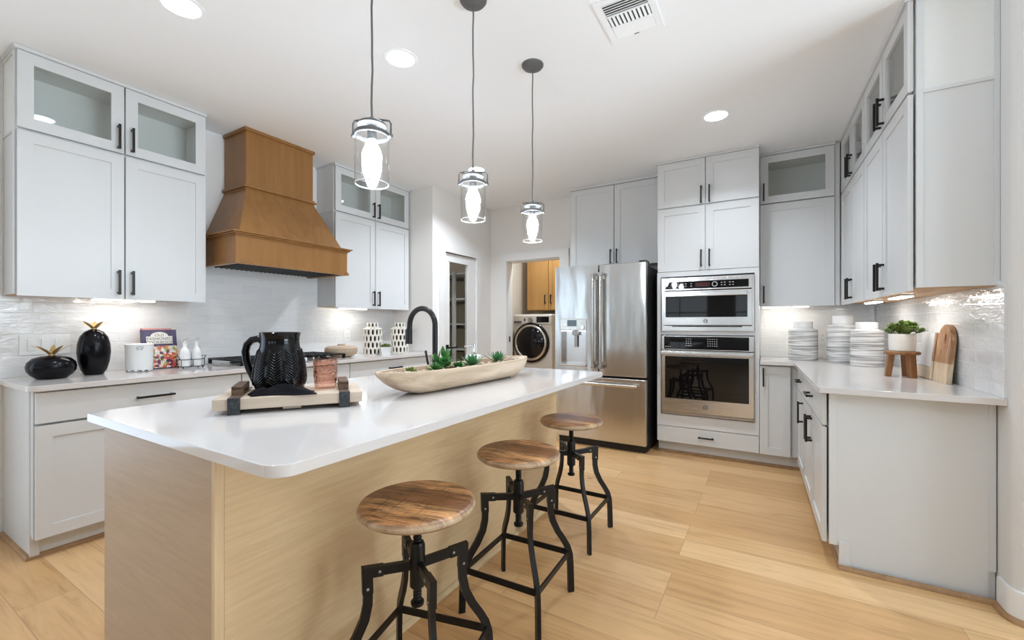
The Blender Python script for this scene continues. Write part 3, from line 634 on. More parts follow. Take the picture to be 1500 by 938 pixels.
hollow_body(t, cw, USP + 0.002, UZ1, 0.335); door(t, 0.002, cw - 0.006, USP + 0.003, UZ1 - 0.004, 0.03, USP + 0.10, True); crown(t, cw, UZ1, 0.335)
t = thing('base_cabinet', 'narrow white one-door base cabinet in the corner beside the ovens', 'cabinet', (-0.057, 4.235, 0))
solid_body(t, 0.30, BZ0, BZ1, 0.58, 1); door(t, 0.002, 0.222, 0.112, 0.858, 0.03, 0.765)
# right-hand run (turned by about a degree)
RR = math.radians(-88.8)
RU = (0.527, 4.47, 0); RB = (0.208, 4.215, 0); RUD = 0.30; RBD = 0.62
def along(o, s): return (o[0] + s * math.cos(RR), o[1] + s * math.sin(RR), 0)
for s, w, nm, last in ((0.005, 0.865, 'in the corner above the striped canisters', False), (0.875, 0.925, 'above the wooden cutting boards', True)):
    t = thing('wall_cabinet', 'white shaker two-door wall cabinet ' + nm, 'cabinet', along(RU, s), RR, 'lower wall cabinets on the right run')
    solid_body(t, w, UZ0 + 0.012, USP + 0.0015, RUD); pair(t, w, UZ0, USP - 0.008, UZ0 + 0.105); underside(t, 0.01, w - 0.01, 0.03, RUD - 0.01, UZ0 + 0.0085)
    t2 = thing('glass_cabinet', 'white two-door glass cabinet under the ceiling ' + nm, 'cabinet', along(RU, s), RR, 'glass-door cabinets on the right run')
    hollow_body(t2, w, USP + 0.002, UZ1, RUD, mid=w / 2); pair(t2, w, USP + 0.006, UZ1 - 0.002, USP + 0.10, True); crown(t2, w, UZ1, RUD)
    if last: side_panel(t, w, [(UZ0 + 0.012, USP + 0.002)], RUD, 1); side_panel(t2, w, [(USP + 0.002, UZ1)], RUD, 1)
t = thing('base_cabinet', 'white drawer-and-door base cabinet deep in the right-hand corner', 'cabinet', along(RB, 0.0), RR, 'base cabinets on the right run')
w = 0.57; solid_body(t, w, BZ0, BZ1, RBD, 1, x0=0.05); drawer(t, 0.09, w - 0.003, 0.703, 0.862, 0.35, 0.79, 0.15); door(t, 0.09, w - 0.003, 0.112, 0.692, w - 0.045, 0.585, False)
t = thing('base_cabinet', 'white base cabinet with a broad plain end panel facing the room', 'cabinet', along(RB, 0.575), RR, 'base cabinets on the right run')
w = 0.95; solid_body(t, w, BZ0, BZ1, RBD, 1); drawer(t, 0.003, w - 0.003, 0.703, 0.862, w / 2, 0.79, 0.17); pair(t, w, 0.112, 0.692, 0.585)
m = M(); m.prism([(0.08, 0), (RBD - 0.022, 0), (RBD - 0.022, BZ1), (0.060, BZ1), (0.060, BZ0), (0.08, BZ0)], w, w + 0.006, axis='x')
m.obj('end_panel', 'cab', t)
for a_, b_, c_ in ((0.028, 0.060, BZ0), (RBD - 0.022, RBD, 0.131)): M().box(w, w + 0.010, a_, b_, c_, BZ1, 0.001).obj('end_stile', 'cab', t)
M().box(w - 0.01, w + 0.014, 0.068, 0.11, 0, 0.13, 0.001).obj('toe_return', 'cab', t)
# countertops
Z0 = CT - 0.030
p = rounded([(-3.79, 0.622), (-3.170, 0.622), (-3.170, 3.655), (-3.79, 3.655)], {1: 0.05})
tag(M().prism(p, Z0, CT, 0.003).obj('countertop', 'quartz'), 'long pale quartz worktop running under the range hood', 'countertop')
e = lambda Y: 0.186 - 0.021 * (Y - 4.19)
p = rounded([(-0.052, 4.195), (e(4.195), 4.195), (e(2.628), 2.628), (RF(2.608) - 0.002, 2.608), (RF(4.82) - 0.012, 4.818), (-0.052, 4.818)], {2: 0.012})
tag(M().prism(p, Z0, CT, 0.003).obj('countertop', 'quartz'), 'L-shaped pale quartz worktop holding canisters and cutting boards', 'countertop')

# ------------------------------------------------------------------ island
ix0, ix1, iy0, iy1 = -2.012, -1.250, 0.578, 2.715
t = thing('island_base', 'pale oak kitchen island body behind the row of stools', 'island', (-1.63, 1.64, 0))
def wpart(parent, name, m, mat, **k): return m.shift(-Vector(parent.location)).obj(name, mat, parent, **k)
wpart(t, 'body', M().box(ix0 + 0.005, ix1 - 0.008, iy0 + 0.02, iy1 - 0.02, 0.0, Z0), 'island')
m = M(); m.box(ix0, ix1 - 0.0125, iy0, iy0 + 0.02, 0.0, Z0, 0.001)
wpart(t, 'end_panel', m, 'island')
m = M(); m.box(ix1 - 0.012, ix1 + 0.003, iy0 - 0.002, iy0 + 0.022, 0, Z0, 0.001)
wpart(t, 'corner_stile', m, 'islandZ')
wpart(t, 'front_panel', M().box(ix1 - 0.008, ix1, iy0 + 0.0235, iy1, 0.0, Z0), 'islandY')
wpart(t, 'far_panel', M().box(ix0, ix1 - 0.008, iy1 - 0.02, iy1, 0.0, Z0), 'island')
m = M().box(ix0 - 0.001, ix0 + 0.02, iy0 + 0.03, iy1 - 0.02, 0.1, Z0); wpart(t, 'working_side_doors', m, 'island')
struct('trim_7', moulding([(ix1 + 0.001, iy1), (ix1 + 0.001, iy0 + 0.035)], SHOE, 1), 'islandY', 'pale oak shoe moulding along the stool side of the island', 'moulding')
p = rounded([(-2.075, 0.545), (-0.920, 0.545), (-0.920, 2.735), (-2.075, 2.735)], {0: 0.02, 1: 0.055, 2: 0.03, 3: 0.03})
tag(M().prism(p, Z0, CT, 0.003).obj('countertop', 'quartz'), 'large white quartz island top with rounded corners', 'countertop')

# ------------------------------------------------------------------ range hood
t = thing('range_hood', 'stained wooden range hood with flared body over the cooktop', 'range hood', (-3.79, 2.112, 1.65))
def hollow(m, x, y, z0, z1): pass
hy = 0.472; hx = 0.54
m = M(); 
m.box(0, hx, -hy, -hy + 0.02, 0.03, 0.205); m.box(0, hx, hy - 0.02, hy, 0.03, 0.205); m.box(hx - 0.02, hx, -hy + 0.02, hy - 0.02, 0.03, 0.205); m.box(0, hx - 0.02, -hy + 0.02, hy - 0.02, 0.19, 0.205)
m.obj('band', 'hood', t)
m = M(); 
for z0, z1, o in ((0.0, 0.018, 0.012), (0.018, 0.03, 0.006)):
    m.box(0, hx + o, -hy - o, -hy + 0.03, z0, z1, 0.002); m.box(0, hx + o, hy - 0.03, hy + o, z0, z1, 0.002); m.box(hx - 0.03, hx + o, -hy + 0.03, hy - 0.03, z0, z1, 0.002)
m.obj('bottom_moulding', 'hood', t)
m = M()
for z0, z1, o in ((0.200, 0.211, 0.007), (0.211, 0.223, 0.020), (0.223, 0.234, 0.034)): m.box(0, hx + o, -hy - o, hy + o, z0, z1, 0.002)
m.obj('band_moulding', 'hood', t)
def frustum(parent, name, x0, y0, z0, x1, y1, z1, mat):
    m = M(); a = [m.b.verts.new(v) for v in ((0, -y0, z0), (x0, -y0, z0), (x0, y0, z0), (0, y0, z0))]; b = [m.b.verts.new(v) for v in ((0, -y1, z1), (x1, -y1, z1), (x1, y1, z1), (0, y1, z1))]
    for i in range(4): m.b.faces.new((a[i], a[(i + 1) % 4], b[(i + 1) % 4], b[i]))
    m.b.faces.new(a[::-1]); m.b.faces.new(b); return m.obj(name, mat, parent)
frustum(t, 'flared_body', 0.515, 0.435, 0.236, 0.322, 0.285, 0.625, 'hood')
m = M()
for z0, z1, o in ((0.612, 0.626, 0.008), (0.626, 0.640, 0.024), (0.640, 0.654, 0.012)): m.box(0, 0.318 + o, -0.285 - o, 0.285 + o, z0, z1, 0.002)
m.obj('neck_moulding', 'hood', t)
M().box(0, 0.318, -0.285, 0.285, 0.652, CH - 1.65 - 0.02).obj('chimney', 'hood', t)
M().box(0, 0.332, -0.299, 0.299, CH - 1.65 - 0.026, CH - 1.65 - 0.001, 0.002).obj('top_moulding', 'hood', t)
m = M().box(0.05, hx - 0.03, -hy + 0.03, hy - 0.03, 0.040, 0.046); li = m.obj('vent_liner', 'steelx', t)
m = M(); n = 22
for i in range(n):
    y = -0.40 + 0.80 * i / (n - 1); m.box(0.10, hx - 0.06, y - 0.006, y + 0.006, 0.001, 0.012)
m.obj('baffle', 'black', li)
m = M(); m.box(0.10, hx - 0.06, -0.42, 0.42, 0.016, 0.022); m.obj('filter_back', 'plate', li)

# ------------------------------------------------------------------ gas cooktop
t = thing('gas_cooktop', 'low gas cooktop with black iron grates below the hood', 'cooktop', (-3.47, 2.112, CT))
M().box(-0.25, 0.25, -0.455, 0.455, 0.0005, 0.012, 0.004).obj('base_plate', 'steelx', t)
for k in range(3):
    y0 = -0.445 + k * 0.298; y1 = y0 + 0.292; m = M(); z0, z1 = 0.040, 0.052
    xa, xb = (-0.235, 0.235) if k != 1 else (-0.235, 0.14)
    for a, b, c_, d_ in ((xa, xb, y0, y0 + 0.014), (xa, xb, y1 - 0.014, y1), (xa, xa + 0.014, y0, y1), (xb - 0.014, xb, y0, y1)): m.box(a, b, c_, d_, z0, z1, 0.002)
    for f in (0.25, 0.5, 0.75):
        m.box(xa, xb, y0 + f * 0.292 - 0.006, y0 + f * 0.292 + 0.006, z0, z1, 0.002); xm = xa + f * (xb - xa); m.box(xm - 0.006, xm + 0.006, y0, y1, z0, z1, 0.002)
    for x in (xa + 0.01, xb - 0.01):
        for y in (y0 + 0.01, y1 - 0.01): m.box(x - 0.010, x + 0.010, y - 0.010, y + 0.010, 0.011, z0)
    m.obj('grate', 'black', t)
for x, y in ((-0.11, -0.30), (0.12, -0.30), (-0.06, 0.0), (-0.11, 0.30), (0.12, 0.30)):
    b = M().lathe([(0.045, 0.011), (0.045, 0.020), (0.03, 0.021), (0.03, 0.030), (0.0, 0.032)], (x, y, 0), 20).obj('burner', 'black', t)
for k in range(5):
    y = -0.16 + 0.08 * k
    M().lathe([(0.024, 0.011), (0.024, 0.014), (0.019, 0.016), (0.017, 0.036), (0.0, 0.038)], (0.20, y, 0), 20).obj('knob', 'chrome', t)

# ------------------------------------------------------------------ refrigerator
t = thing('refrigerator', 'stainless steel French-door refrigerator with water dispenser', 'refrigerator', (-1.42, 4.06, 0))
L, Rr, S = -0.462, 0.460, 0.006
M().box(L + 0.004, Rr - 0.004, 0.085, 0.74, 0.03, 1.765, 0.004).obj('body', 'fridgeside', t)
M().box(L + 0.02, Rr - 0.02, 0.06, 0.70, 0.0, 0.06).obj('toe_grille', 'fridgeside', t)
def steel_front(x0, x1, z0, z1): return M().box(x0, x1, 0.0, 0.078, z0, z1, 0.010, 3)
dl = None
# left door leaves an opening for the dispenser
dx0, dx1, dz0, dz1 = -0.398, -0.128, 0.80, 1.150
m = M(); m.box(L, -0.004, 0.0, 0.078, dz1, 1.795); m.box(L, -0.004, 0.0, 0.078, 0.712, dz0); m.box(L, dx0, 0.0, 0.078, dz0, dz1); m.box(dx1, -0.004, 0.0, 0.078, dz0, dz1)
dl = m.obj('door', 'steel', t)
dr = steel_front(0.004, Rr, 0.712, 1.795).obj('door', 'steel', t)
fz = steel_front(L, Rr, 0.075, 0.695).obj('freezer_drawer', 'steel', t)
for o, x in ((dl, -0.038), (dr, 0.038)):
    m = M(); m.tube([(x, -0.058, 0.80), (x, -0.058, 1.70)], 0.0155, 14)
    for z in (0.83, 1.67): m.box(x - 0.014, x + 0.014, -0.05, 0.004, z - 0.022, z + 0.022, 0.004)
    h = m.obj('handle', 'steelh', o)
    for z in (0.795, 1.690): M().box(x - 0.0175, x + 0.0175, -0.076, -0.040, z - 0.012, z + 0.022, 0.003).obj('handle_cap', 'brushed', h)
m = M(); m.tube([(-0.385, -0.058, 0.635), (0.385, -0.058, 0.635)], 0.0155, 14)
for x in (-0.36, 0.36): m.box(x - 0.022, x + 0.022, -0.05, 0.004, 0.621, 0.649, 0.004)
h = m.obj('handle', 'steelh', fz)
dp = M().box(dx0 - 0.008, dx1 + 0.008, -0.008, 0.03, dz1 + 0.0005, dz1 + 0.118, 0.004).obj('dispenser_panel', 'steelh', dl)
M().box(-0.325, -0.225, -0.0095, -0.006, dz1 + 0.042, dz1 + 0.104).obj('display', 'screen', dp)
m = M(); m.cyl((-0.160, -0.022, dz1 + 0.032), (-0.160, -0.006, dz1 + 0.032), 0.019, n=20); m.obj('dial', 'chrome', dp)
m = M()
for k, (x, z) in enumerate(((-0.36, .06), (-0.345, .06), (-0.20, .09), (-0.20, .065), (-0.185, .09), (-0.185, .065), (-0.33, .022), (-0.30, .022), (-0.27, .022), (-0.24, .022))): m.cyl((x, -0.011, dz1 + z), (x, -0.006, dz1 + z), 0.005, n=8)
m.obj('button', 'chrome', dp)
m = M(); m.box(dx0, dx1, 0.070, 0.078, dz0, dz1); m.box(dx0, dx0 + 0.004, 0.0, 0.07, dz0, dz1); m.box(dx1 - 0.004, dx1, 0.0, 0.07, dz0, dz1)
nic = m.obj('dispenser_niche', 'steelx', dl)
m = M(); m.box(-0.285, -0.225, 0.02, 0.066, dz1 - 0.05, dz1 - 0.002, 0.004); m.box(-0.272, -0.238, 0.045, 0.055, dz1 - 0.17, dz1 - 0.05, 0.004); m.obj('dispenser_lever', 'brushed', nic)
M().box(-0.385, -0.30, 0.02, 0.05, dz1 - 0.008, dz1 - 0.003).box(-0.21, -0.14, 0.02, 0.05, dz1 - 0.008, dz1 - 0.003).obj('niche_lamp', 'blue', nic)
M().box(dx0 - 0.004, dx1 + 0.004, -0.028, 0.068, dz0 - 0.006, dz0 + 0.012, 0.004).obj('drip_tray', 'steelh', nic)
M().box(Rr - 0.075, Rr - 0.01, 0.03, 0.16, 1.796, 1.812, 0.003).obj('hinge_cover', 'fridgeside', t)
# ------------------------------------------------------------------ built-in microwave oven and wall oven
def emblem(parent, x, y, z, r):
    m = M(); m.tube([(x + r * math.cos(a), y, z + r * math.sin(a)) for a in [2 * PI * k / 24 for k in range(24)]], r * 0.13, 8, closed=True)
    for s in (-1, 1):
        m.tube([(x + s * r * (0.12 + 0.42 * math.sin(q * 1.0)), y, z + r * 0.62 * math.cos(q)) for q in [PI * k / 10 for k in range(11)]], r * 0.09, 6)
    m.tube([(x - 0.55 * r, y, z), (x, y, z + 0.12 * r), (x + 0.55 * r, y, z)], r * 0.09, 6)
    m.obj('emblem', 'darkprint', parent)
t = thing('microwave_oven', 'built-in steel microwave oven, upper one in the oven tower', 'oven', (-0.475, 4.235, 1.152), group=None)
a, b = -0.378, 0.380
M().box(a + 0.02, b - 0.02, 0.01, 0.45, 0.004, 0.495).obj('body', 'black', t)
m = M().ring(a, b, 0.0, 0.488, 0.016, -0.022, 0.004); m.obj('trim_frame', 'steelx', t)
cp = M().box(a + 0.014, b - 0.014, -0.028, 0.0, 0.372, 0.474, 0.003).obj('control_panel', 'steelx', t)
M().box(a + 0.030, b - 0.040, -0.0295, -0.026, 0.384, 0.452, 0.002).obj('control_glass', 'ovenglass', cp)
M().box(-0.085, 0.035, -0.031, -0.029, 0.400, 0.438).obj('display', 'redscreen', cp)
m = M(); m.tube([(0.075 + 0.020 * math.cos(q), -0.031, 0.418 + 0.020 * math.sin(q)) for q in [2 * PI * k / 20 for k in range(20)]], 0.003, 6, closed=True); m.obj('dial_ring', 'print', cp)
m = M()
for x in (-0.26, -0.235, -0.19, -0.165, -0.12, 0.13, 0.155, 0.195, 0.22):
    for z in (0.408, 0.430): m.box(x - 0.006, x + 0.006, -0.0305, -0.0295, z - 0.003, z + 0.003)
m.obj('key_marks', 'print', cp)
dd = M().box(a + 0.014, b - 0.014, -0.030, 0.0, 0.052, 0.364, 0.003).obj('door', 'steelx', t)
M().box(a + 0.035, b - 0.050, -0.0325, -0.028, 0.125, 0.315, 0.004).obj('window', 'ovenglass', dd)
m = M().box(a + 0.035, b - 0.050, -0.062, -0.042, 0.312, 0.350, 0.006); m.box(a + 0.045, a + 0.07, -0.045, -0.028, 0.320, 0.342); m.box(b - 0.085, b - 0.06, -0.045, -0.028, 0.320, 0.342); m.obj('handle', 'steelx', dd)
emblem(dd, 0.0, -0.0315, 0.088, 0.016)
m = M().box(a + 0.014, b - 0.014, -0.020, 0.0, 0.010, 0.046, 0.002); m.obj('vent_trim', 'steelx', t)
m = M()
m.box(a + 0.09, b - 0.09, -0.0215, -0.019, 0.036, 0.044)
m.obj('vent_grille', 'black', t)
t = thing('wall_oven', 'built-in steel wall oven with dark window, below the microwave', 'oven', (-0.475, 4.235, 0.378))
M().box(a + 0.02, b - 0.02, 0.01, 0.5, 0.0, 0.735).obj('body', 'black', t)
M().box(a, b, -0.02, 0.004, 0.0, 0.022, 0.002).obj('bottom_vent', 'brushed', t)
cp = M().box(a, b, -0.030, 0.0, 0.598, 0.730, 0.003).obj('control_panel', 'steelx', t)
M().box(a + 0.022, b - 0.038, -0.0325, -0.028, 0.606, 0.722, 0.002).obj('control_glass', 'ovenglass', cp)
m = M()
for x in [0.02 + 0.018 * k for k in range(5)] + [-0.16 + 0.018 * k for k in range(3)]:
    for z in (0.64, 0.66, 0.68, 0.70): m.box(x - 0.004, x + 0.004, -0.0335, -0.0325, z - 0.003, z + 0.003)
for x in (-0.34, -0.32, -0.30): m.box(x - 0.005, x + 0.005, -0.0335, -0.0325, 0.625, 0.631)
m.obj('key_marks', 'print', cp)
dd = M().box(a, b, -0.034, 0.0, 0.026, 0.592, 0.004).obj('door', 'steelx', t)
M().box(a + 0.030, b - 0.038, -0.0365, -0.03, 0.150, 0.540, 0.004).obj('window', 'ovencav', dd)
m = M().box(a - 0.002, b - 0.004, -0.078, -0.054, 0.548, 0.586, 0.008); m.box(a + 0.02, a + 0.045, -0.058, -0.03, 0.556, 0.578); m.box(b - 0.06, b - 0.035, -0.058, -0.03, 0.556, 0.578); m.obj('handle', 'steelx', dd)
emblem(dd, 0.0, -0.0355, 0.088, 0.018)

# ------------------------------------------------------------------ laundry
t = thing('washing_machine', 'champagne front-load washer with round dark door in the laundry', 'washer', (-2.815, 5.32, 0))
M().box(-0.30, 0.30, 0.0, 0.66, 0.355, 1.350, 0.02, 3).obj('body', 'washer', t)
M().box(-0.30, 0.30, 0.01, 0.66, 0.0, 0.350, 0.008).obj('pedestal', 'washer', t)
cp = M().box(-0.297, 0.297, -0.014, 0.02, 1.205, 1.335, 0.012, 3).obj('control_panel', 'washer', t)
M().box(0.07, 0.26, -0.017, -0.012, 1.235, 1.315, 0.004).obj('display', 'ovenglass', cp)
m = M(); m.cyl((-0.02, -0.040, 1.272), (-0.02, -0.012, 1.272), 0.034, n=24); m.obj('dial', 'brushed', cp)
M().box(-0.29, -0.17, -0.016, -0.012, 1.225, 1.255).obj('detergent_drawer_line', 'darkprint', cp)
M().box(-0.125, -0.105, -0.017, -0.012, 1.255, 1.290).obj('start_button', 'ovenglass', cp)
def ringy(cx, cz, r, tube, y, sc=1.0): return [(cx + r * math.cos(2 * PI * k / 40), y, cz + r * math.sin(2 * PI * k / 40)) for k in range(40)]
dr_ = M().tube(ringy(-0.015, 0.955, 0.262, 0, -0.012), 0.020, 12, closed=True).obj('door', 'ovenglass', t)
M().tube(ringy(-0.015, 0.955, 0.232, 0, -0.030), 0.020, 12, closed=True).obj('door_ring', 'steelh', dr_)
m = M(); prof = [(0.222, 0.0), (0.20, 0.022), (0.14, 0.040), (0.07, 0.05), (0.0, 0.052)]
m.lathe(prof, n=40); m.xf(Matrix.Translation((-0.015, -0.022, 0.955)) @ Matrix.Rotation(PI / 2, 4, 'X')).obj('door_glass', 'ovenglass', dr_)
t = thing('laundry_cabinet', 'honey-stained two-door wall cabinet above the washer', 'cabinet', (-3.055, 5.60, 1.41))
w = 0.70
M().box(0, w, 0.021, 0.44, 0, 0.95).obj('body', 'laundrywood', t)
for x0_, x1_, hx_ in ((0.006, 0.345, 0.305), (0.355, 0.694, 0.395)):
    m = M().ring(x0_, x1_, 0.012, 0.94, 0.055, 0, 0.02); m.box(x0_ + 0.05, x1_ - 0.05, 0.010, 0.016, 0.06, 0.89)
    o = m.obj('door', 'laundrywood', t); pull(o, hx_, 0.16, True, 0.13)

# ------------------------------------------------------------------ bar stools
def make_stool():
    t = thing('bar_stool', '', 'stool')
    prof = [(0.0, 0.630), (0.152, 0.630), (0.172, 0.634), (0.181, 0.643), (0.182, 0.650), (0.176, 0.660), (0.165, 0.6645), (0.10, 0.665), (0.0, 0.665)]
    M().lathe(prof, n=48).obj('seat', 'seat', t)
    m = M(); m.lathe([(0.05, 0.624), (0.05, 0.630)], n=20); m.lathe([(0.012, 0.335), (0.012, 0.625)], n=16)
    for k in range(26): m.lathe([(0.0125, 0.352 + k * 0.0095), (0.0142, 0.355 + k * 0.0095), (0.0125, 0.358 + k * 0.0095)], n=14, caps=False)
    m.lathe([(0.020, 0.334), (0.021, 0.338), (0.021, 0.344), (0.014, 0.348)], n=16); m.obj('screw_post', 'black', t)
    M().lathe([(0.020, 0.390), (0.024, 0.395), (0.024, 0.520), (0.020, 0.531), (0.0125, 0.533)], n=20).obj('hub', 'black', t)
    for k in range(4):
        a = PI / 4 + k * PI / 2; er = Vector((math.cos(a), math.sin(a), 0)); td = Vector((-math.sin(a), math.cos(a), 0))
        P = lambda r, z: er * r + Vector((0, 0, z))
        m = M()
        m.bar([P(0.018, 0.463), P(0.1515, 0.475), P(0.150, 0.41), P(0.151, 0.378), P(0.160, 0.335), P(0.184, 0.285), P(0.212, 0.243), P(0.232, 0.208), P(0.243, 0.172), P(0.247, 0.12), P(0.250, 0.0)], 0.027, td, 0.016, 0.003)
        m.bar([P(0.105, 0.471), P(0.1525, 0.4755), P(0.1507, 0.413)], 0.031, td, 0.020, 0.003)     # riveted elbow sleeve
        lg = m.obj('leg', 'black', t)
        for r, z in ((0.117, 0.472), (0.1515, 0.428)):
            M().tube([P(r, z) - td * 0.0135, P(r, z) - td * 0.0120, P(r, z) + td * 0.0120, P(r, z) + td * 0.0135], [0.0025, 0.0042, 0.0042, 0.0025], 10).obj('rivet', 'brushed', lg)
    for k in range(4):
        a = PI / 4 + k * PI / 2; b = a + PI / 2; r = 0.241; z = 0.178
        p0 = Vector((r * math.cos(a), r * math.sin(a), z)); p1 = Vector((r * math.cos(b), r * math.sin(b), z)); d_ = (p1 - p0).normalized(); n_ = d_.cross(Vector((0, 0, 1)))
        M().obox((p0 + p1) / 2, (p1 - p0) / 2, n_ * 0.004, Vector((0, 0, 0.0125)), 0.001).obj('footrest_bar', 'black', t)
    return t
st0 = make_stool()
for i, (x, y, rz, lab) in enumerate(((-0.948, 1.018, 0.23, 'round wood-seat iron stool nearest the camera, at the near end of the island'), (-0.938, 1.642, 0.04, 'middle round wood-seat iron stool of the three at the island'), (-0.985, 2.345, 0.0, 'farthest wood-seat iron stool, standing in front of the refrigerator'))):
    s = st0 if i == 0 else copy_tree(st0)
    s.location = (x, y, 0); s.rotation_euler = (0, 0, rz); tag(s, lab, 'stool', 'iron stools along the island')

# ------------------------------------------------------------------ pendants and recessed lights
def make_pendant(zb):
    t = thing('pendant_lamp', '', 'lamp')
    M().lathe([(0.0, CH - 0.030), (0.02, CH - 0.030), (0.055, CH - 0.018), (0.064, CH - 0.006), (0.064, CH)], n=32).obj('canopy', 'pewter', t)
    z = zb + 0.232
    pts = [(0.0018 * math.sin(5 * k), 0.0014 * math.cos(4 * k), z + (CH - 0.028 - z) * k / 14) for k in range(15)]; pts[0] = (0, 0, z); pts[-1] = (0, 0, CH - 0.028)
    M().tube(pts, 0.0035, 8).obj('cord', 'pewter', t)
    M().lathe([(0.0, 0.234), (0.008, 0.234), (0.010, 0.224), (0.030, 0.221), (0.044, 0.214), (0.050, 0.208), (0.050, 0.203), (0.0, 0.203)], (0, 0, zb), 28).obj('cap', 'pewter', t)
    m = M(); m.lathe([(0.0575, 0.166), (0.060, 0.168), (0.060, 0.178), (0.0575, 0.180), (0.0545, 0.180), (0.0545, 0.166), (0.0575, 0.166)], (0, 0, zb), 32, caps=False); m.lathe([(0.016, 0.155), (0.016, 0.203)], (0, 0, zb), 16); m.obj('collar', 'pewter', t)
    m = M(); w_ = 0.066; a = Vector((0.86, 0.51, 0))
    m.tube([a * -w_ + Vector((0, 0, zb + 0.170)), a * -w_ + Vector((0, 0, zb + 0.212)), a * -(w_ - 0.006) + Vector((0, 0, zb + 0.222)), a * -0.03 + Vector((0, 0, zb + 0.226)), a * 0.03 + Vector((0, 0, zb + 0.226)), a * (w_ - 0.006) + Vector((0, 0, zb + 0.222)), a * w_ + Vector((0, 0, zb + 0.212)), a * w_ + Vector((0, 0, zb + 0.170))], 0.0035, 8)
    for s in (-1, 1): m.ball(a * s * 0.066 + Vector((0, 0, zb + 0.170)), 0.008, 2)
    m.obj('bail_wire', 'pewter', t)
    m = M(); m.lathe([(0.0555, 0.0), (0.0575, 0.002), (0.0575, 0.150), (0.054, 0.162), (0.049, 0.168), (0.049, 0.200)], (0, 0, zb), 40, caps=False); m.obj('glass_shade', 'jar', t)
    m = M(); m.tube([(0.0565 * math.cos(2 * PI * k / 40), 0.0565 * math.sin(2 * PI * k / 40), zb) for k in range(40)], 0.0022, 8, closed=True); m.obj('shade_rim', 'plate', t)
    M().lathe([(0.0, 0.022), (0.012, 0.023), (0.017, 0.032), (0.024, 0.055), (0.033, 0.080), (0.034, 0.100), (0.028, 0.122), (0.018, 0.140), (0.014, 0.155), (0.0, 0.156)], (0, 0, zb), 20).obj('bulb', 'bulb', t)
    return t
ZP = 1.705
pd = make_pendant(ZP)
for i, (y, lab) in enumerate(((1.05, 'glass jar pendant lamp nearest the camera, hanging before the range hood'), (1.653, 'middle glass jar pendant lamp above the island'), (2.25, 'farthest glass jar pendant lamp, hanging in front of the laundry doorway'))):
    s = pd if i == 0 else copy_tree(pd)
    s.location = (-1.19, y, 0); tag(s, lab, 'lamp', 'glass jar pendants over the island')
def make_can():
    t = thing('recessed_light', '', 'light')
    M().lathe([(0.0755, CH - 0.001), (0.078, CH - 0.004), (0.096, CH - 0.003), (0.098, CH)], n=36, caps=False).obj('trim_ring', 'ceil', t)
    M().lathe([(0.0, CH - 0.012), (0.045, CH - 0.011), (0.066, CH - 0.008), (0.075, CH - 0.003), (0.075, CH - 0.001)], n=32, caps=False).obj('lens', 'can', t)
    l = bpy.data.lights.new('downlight', 'AREA'); l.shape = 'DISK'; l.size = 0.145; l.energy = CAN_W[0]; l.color = WARM[:3]; l.spread = math.radians(135)
    o = bpy.data.objects.new('downlight', l); C.objects.link(o); o.parent = t; o.location = (0, 0, CH - 0.014); return t
cn = make_can()
CANS = [(-2.42, 0.975, 'recessed light nearest the glass cabinets on the hood wall'), (-1.815, 1.81, 'recessed light left of the middle pendant cord'), (-0.323, 3.485, 'recessed light in front of the oven tower'), (-2.48, 3.50, 'recessed light near the pantry wall, behind the middle pendant'),
        (-0.30, 0.20, 'added out-of-view recessed light over the aisle beside the stools'), (-2.42, -1.8, 'added unseen recessed light behind the camera on the hood side'), (0.0, -1.8, 'added unseen recessed light behind the camera in the middle'), (2.4, -1.8, 'added unseen recessed light behind the camera on the far side'),  # from here on, lamps added outside the view
        (2.4, 0.9, 'added out-of-view recessed light over the open living area'), (-2.42, -4.2, 'added unseen recessed light near the rear windows on the hood side'), (0.0, -4.2, 'added unseen recessed light near the middle rear window'), (2.4, -4.2, 'added unseen recessed light near the far rear window'), (-2.5, 5.15, 'added out-of-view recessed light brightening the laundry room'), (-4.1, 4.2, 'added out-of-view recessed light brightening the pantry')]
for i, (x, y, lab) in enumerate(CANS):
    s = cn if i == 0 else copy_tree(cn); s.location = (x, y, 0)
    for ch in s.children:
        if ch.type == 'LIGHT':
            if i: ch.data = ch.data.copy()
            ch.data.energy = CAN_W[i]
    s.location = (x, y, 0); tag(s, lab, 'light', 'recessed ceiling lights')
# ceiling register
t = thing('ceiling_vent', 'white square ceiling air register with three louvre banks', 'vent', (-0.585, 2.13, CH))
hw, hd = 0.135, 0.165
m = M(); m.ring(-hw, hw, -hd, hd, 0.033, 0.0, 0.007); m.xf(Matrix(((1, 0, 0, 0), (0, 0, 1, 0), (0, 1, 0, -0.007), (0, 0, 0, 1)))).obj('frame', 'ceil', t)
M().box(-hw + 0.03, hw - 0.03, -hd + 0.03, hd - 0.03, -0.002, -0.0005).obj('backing', 'pewter', t)
q0, q1 = -hd + 0.033, hd - 0.033
for k in range(5): y = q0 + 0.006 + 0.0165 * k; M().obox((0, y, -0.006), (hw - 0.034, 0, 0), (0, 0.0052, 0.002), (0, 0, 0.0006)).obj('slat', 'ceil', t)
for k in range(10): x = -hw + 0.044 + 0.0203 * k; M().obox((x, 0.0, -0.006), (0.0055, 0, 0.002), (0, 0.040, 0), (0, 0, 0.0006)).obj('slat', 'ceil', t)
for k in range(5): y = q1 - 0.006 - 0.0165 * k; M().obox((0, y, -0.006), (hw - 0.034, 0, 0), (0, 0.0086, -0.002), (0, 0, 0.0006)).obj('slat', 'ceil', t)
for y in (-0.043, 0.043): M().box(-hw + 0.033, hw - 0.033, y - 0.005, y + 0.005, -0.008, -0.003).obj('divider', 'ceil', t)
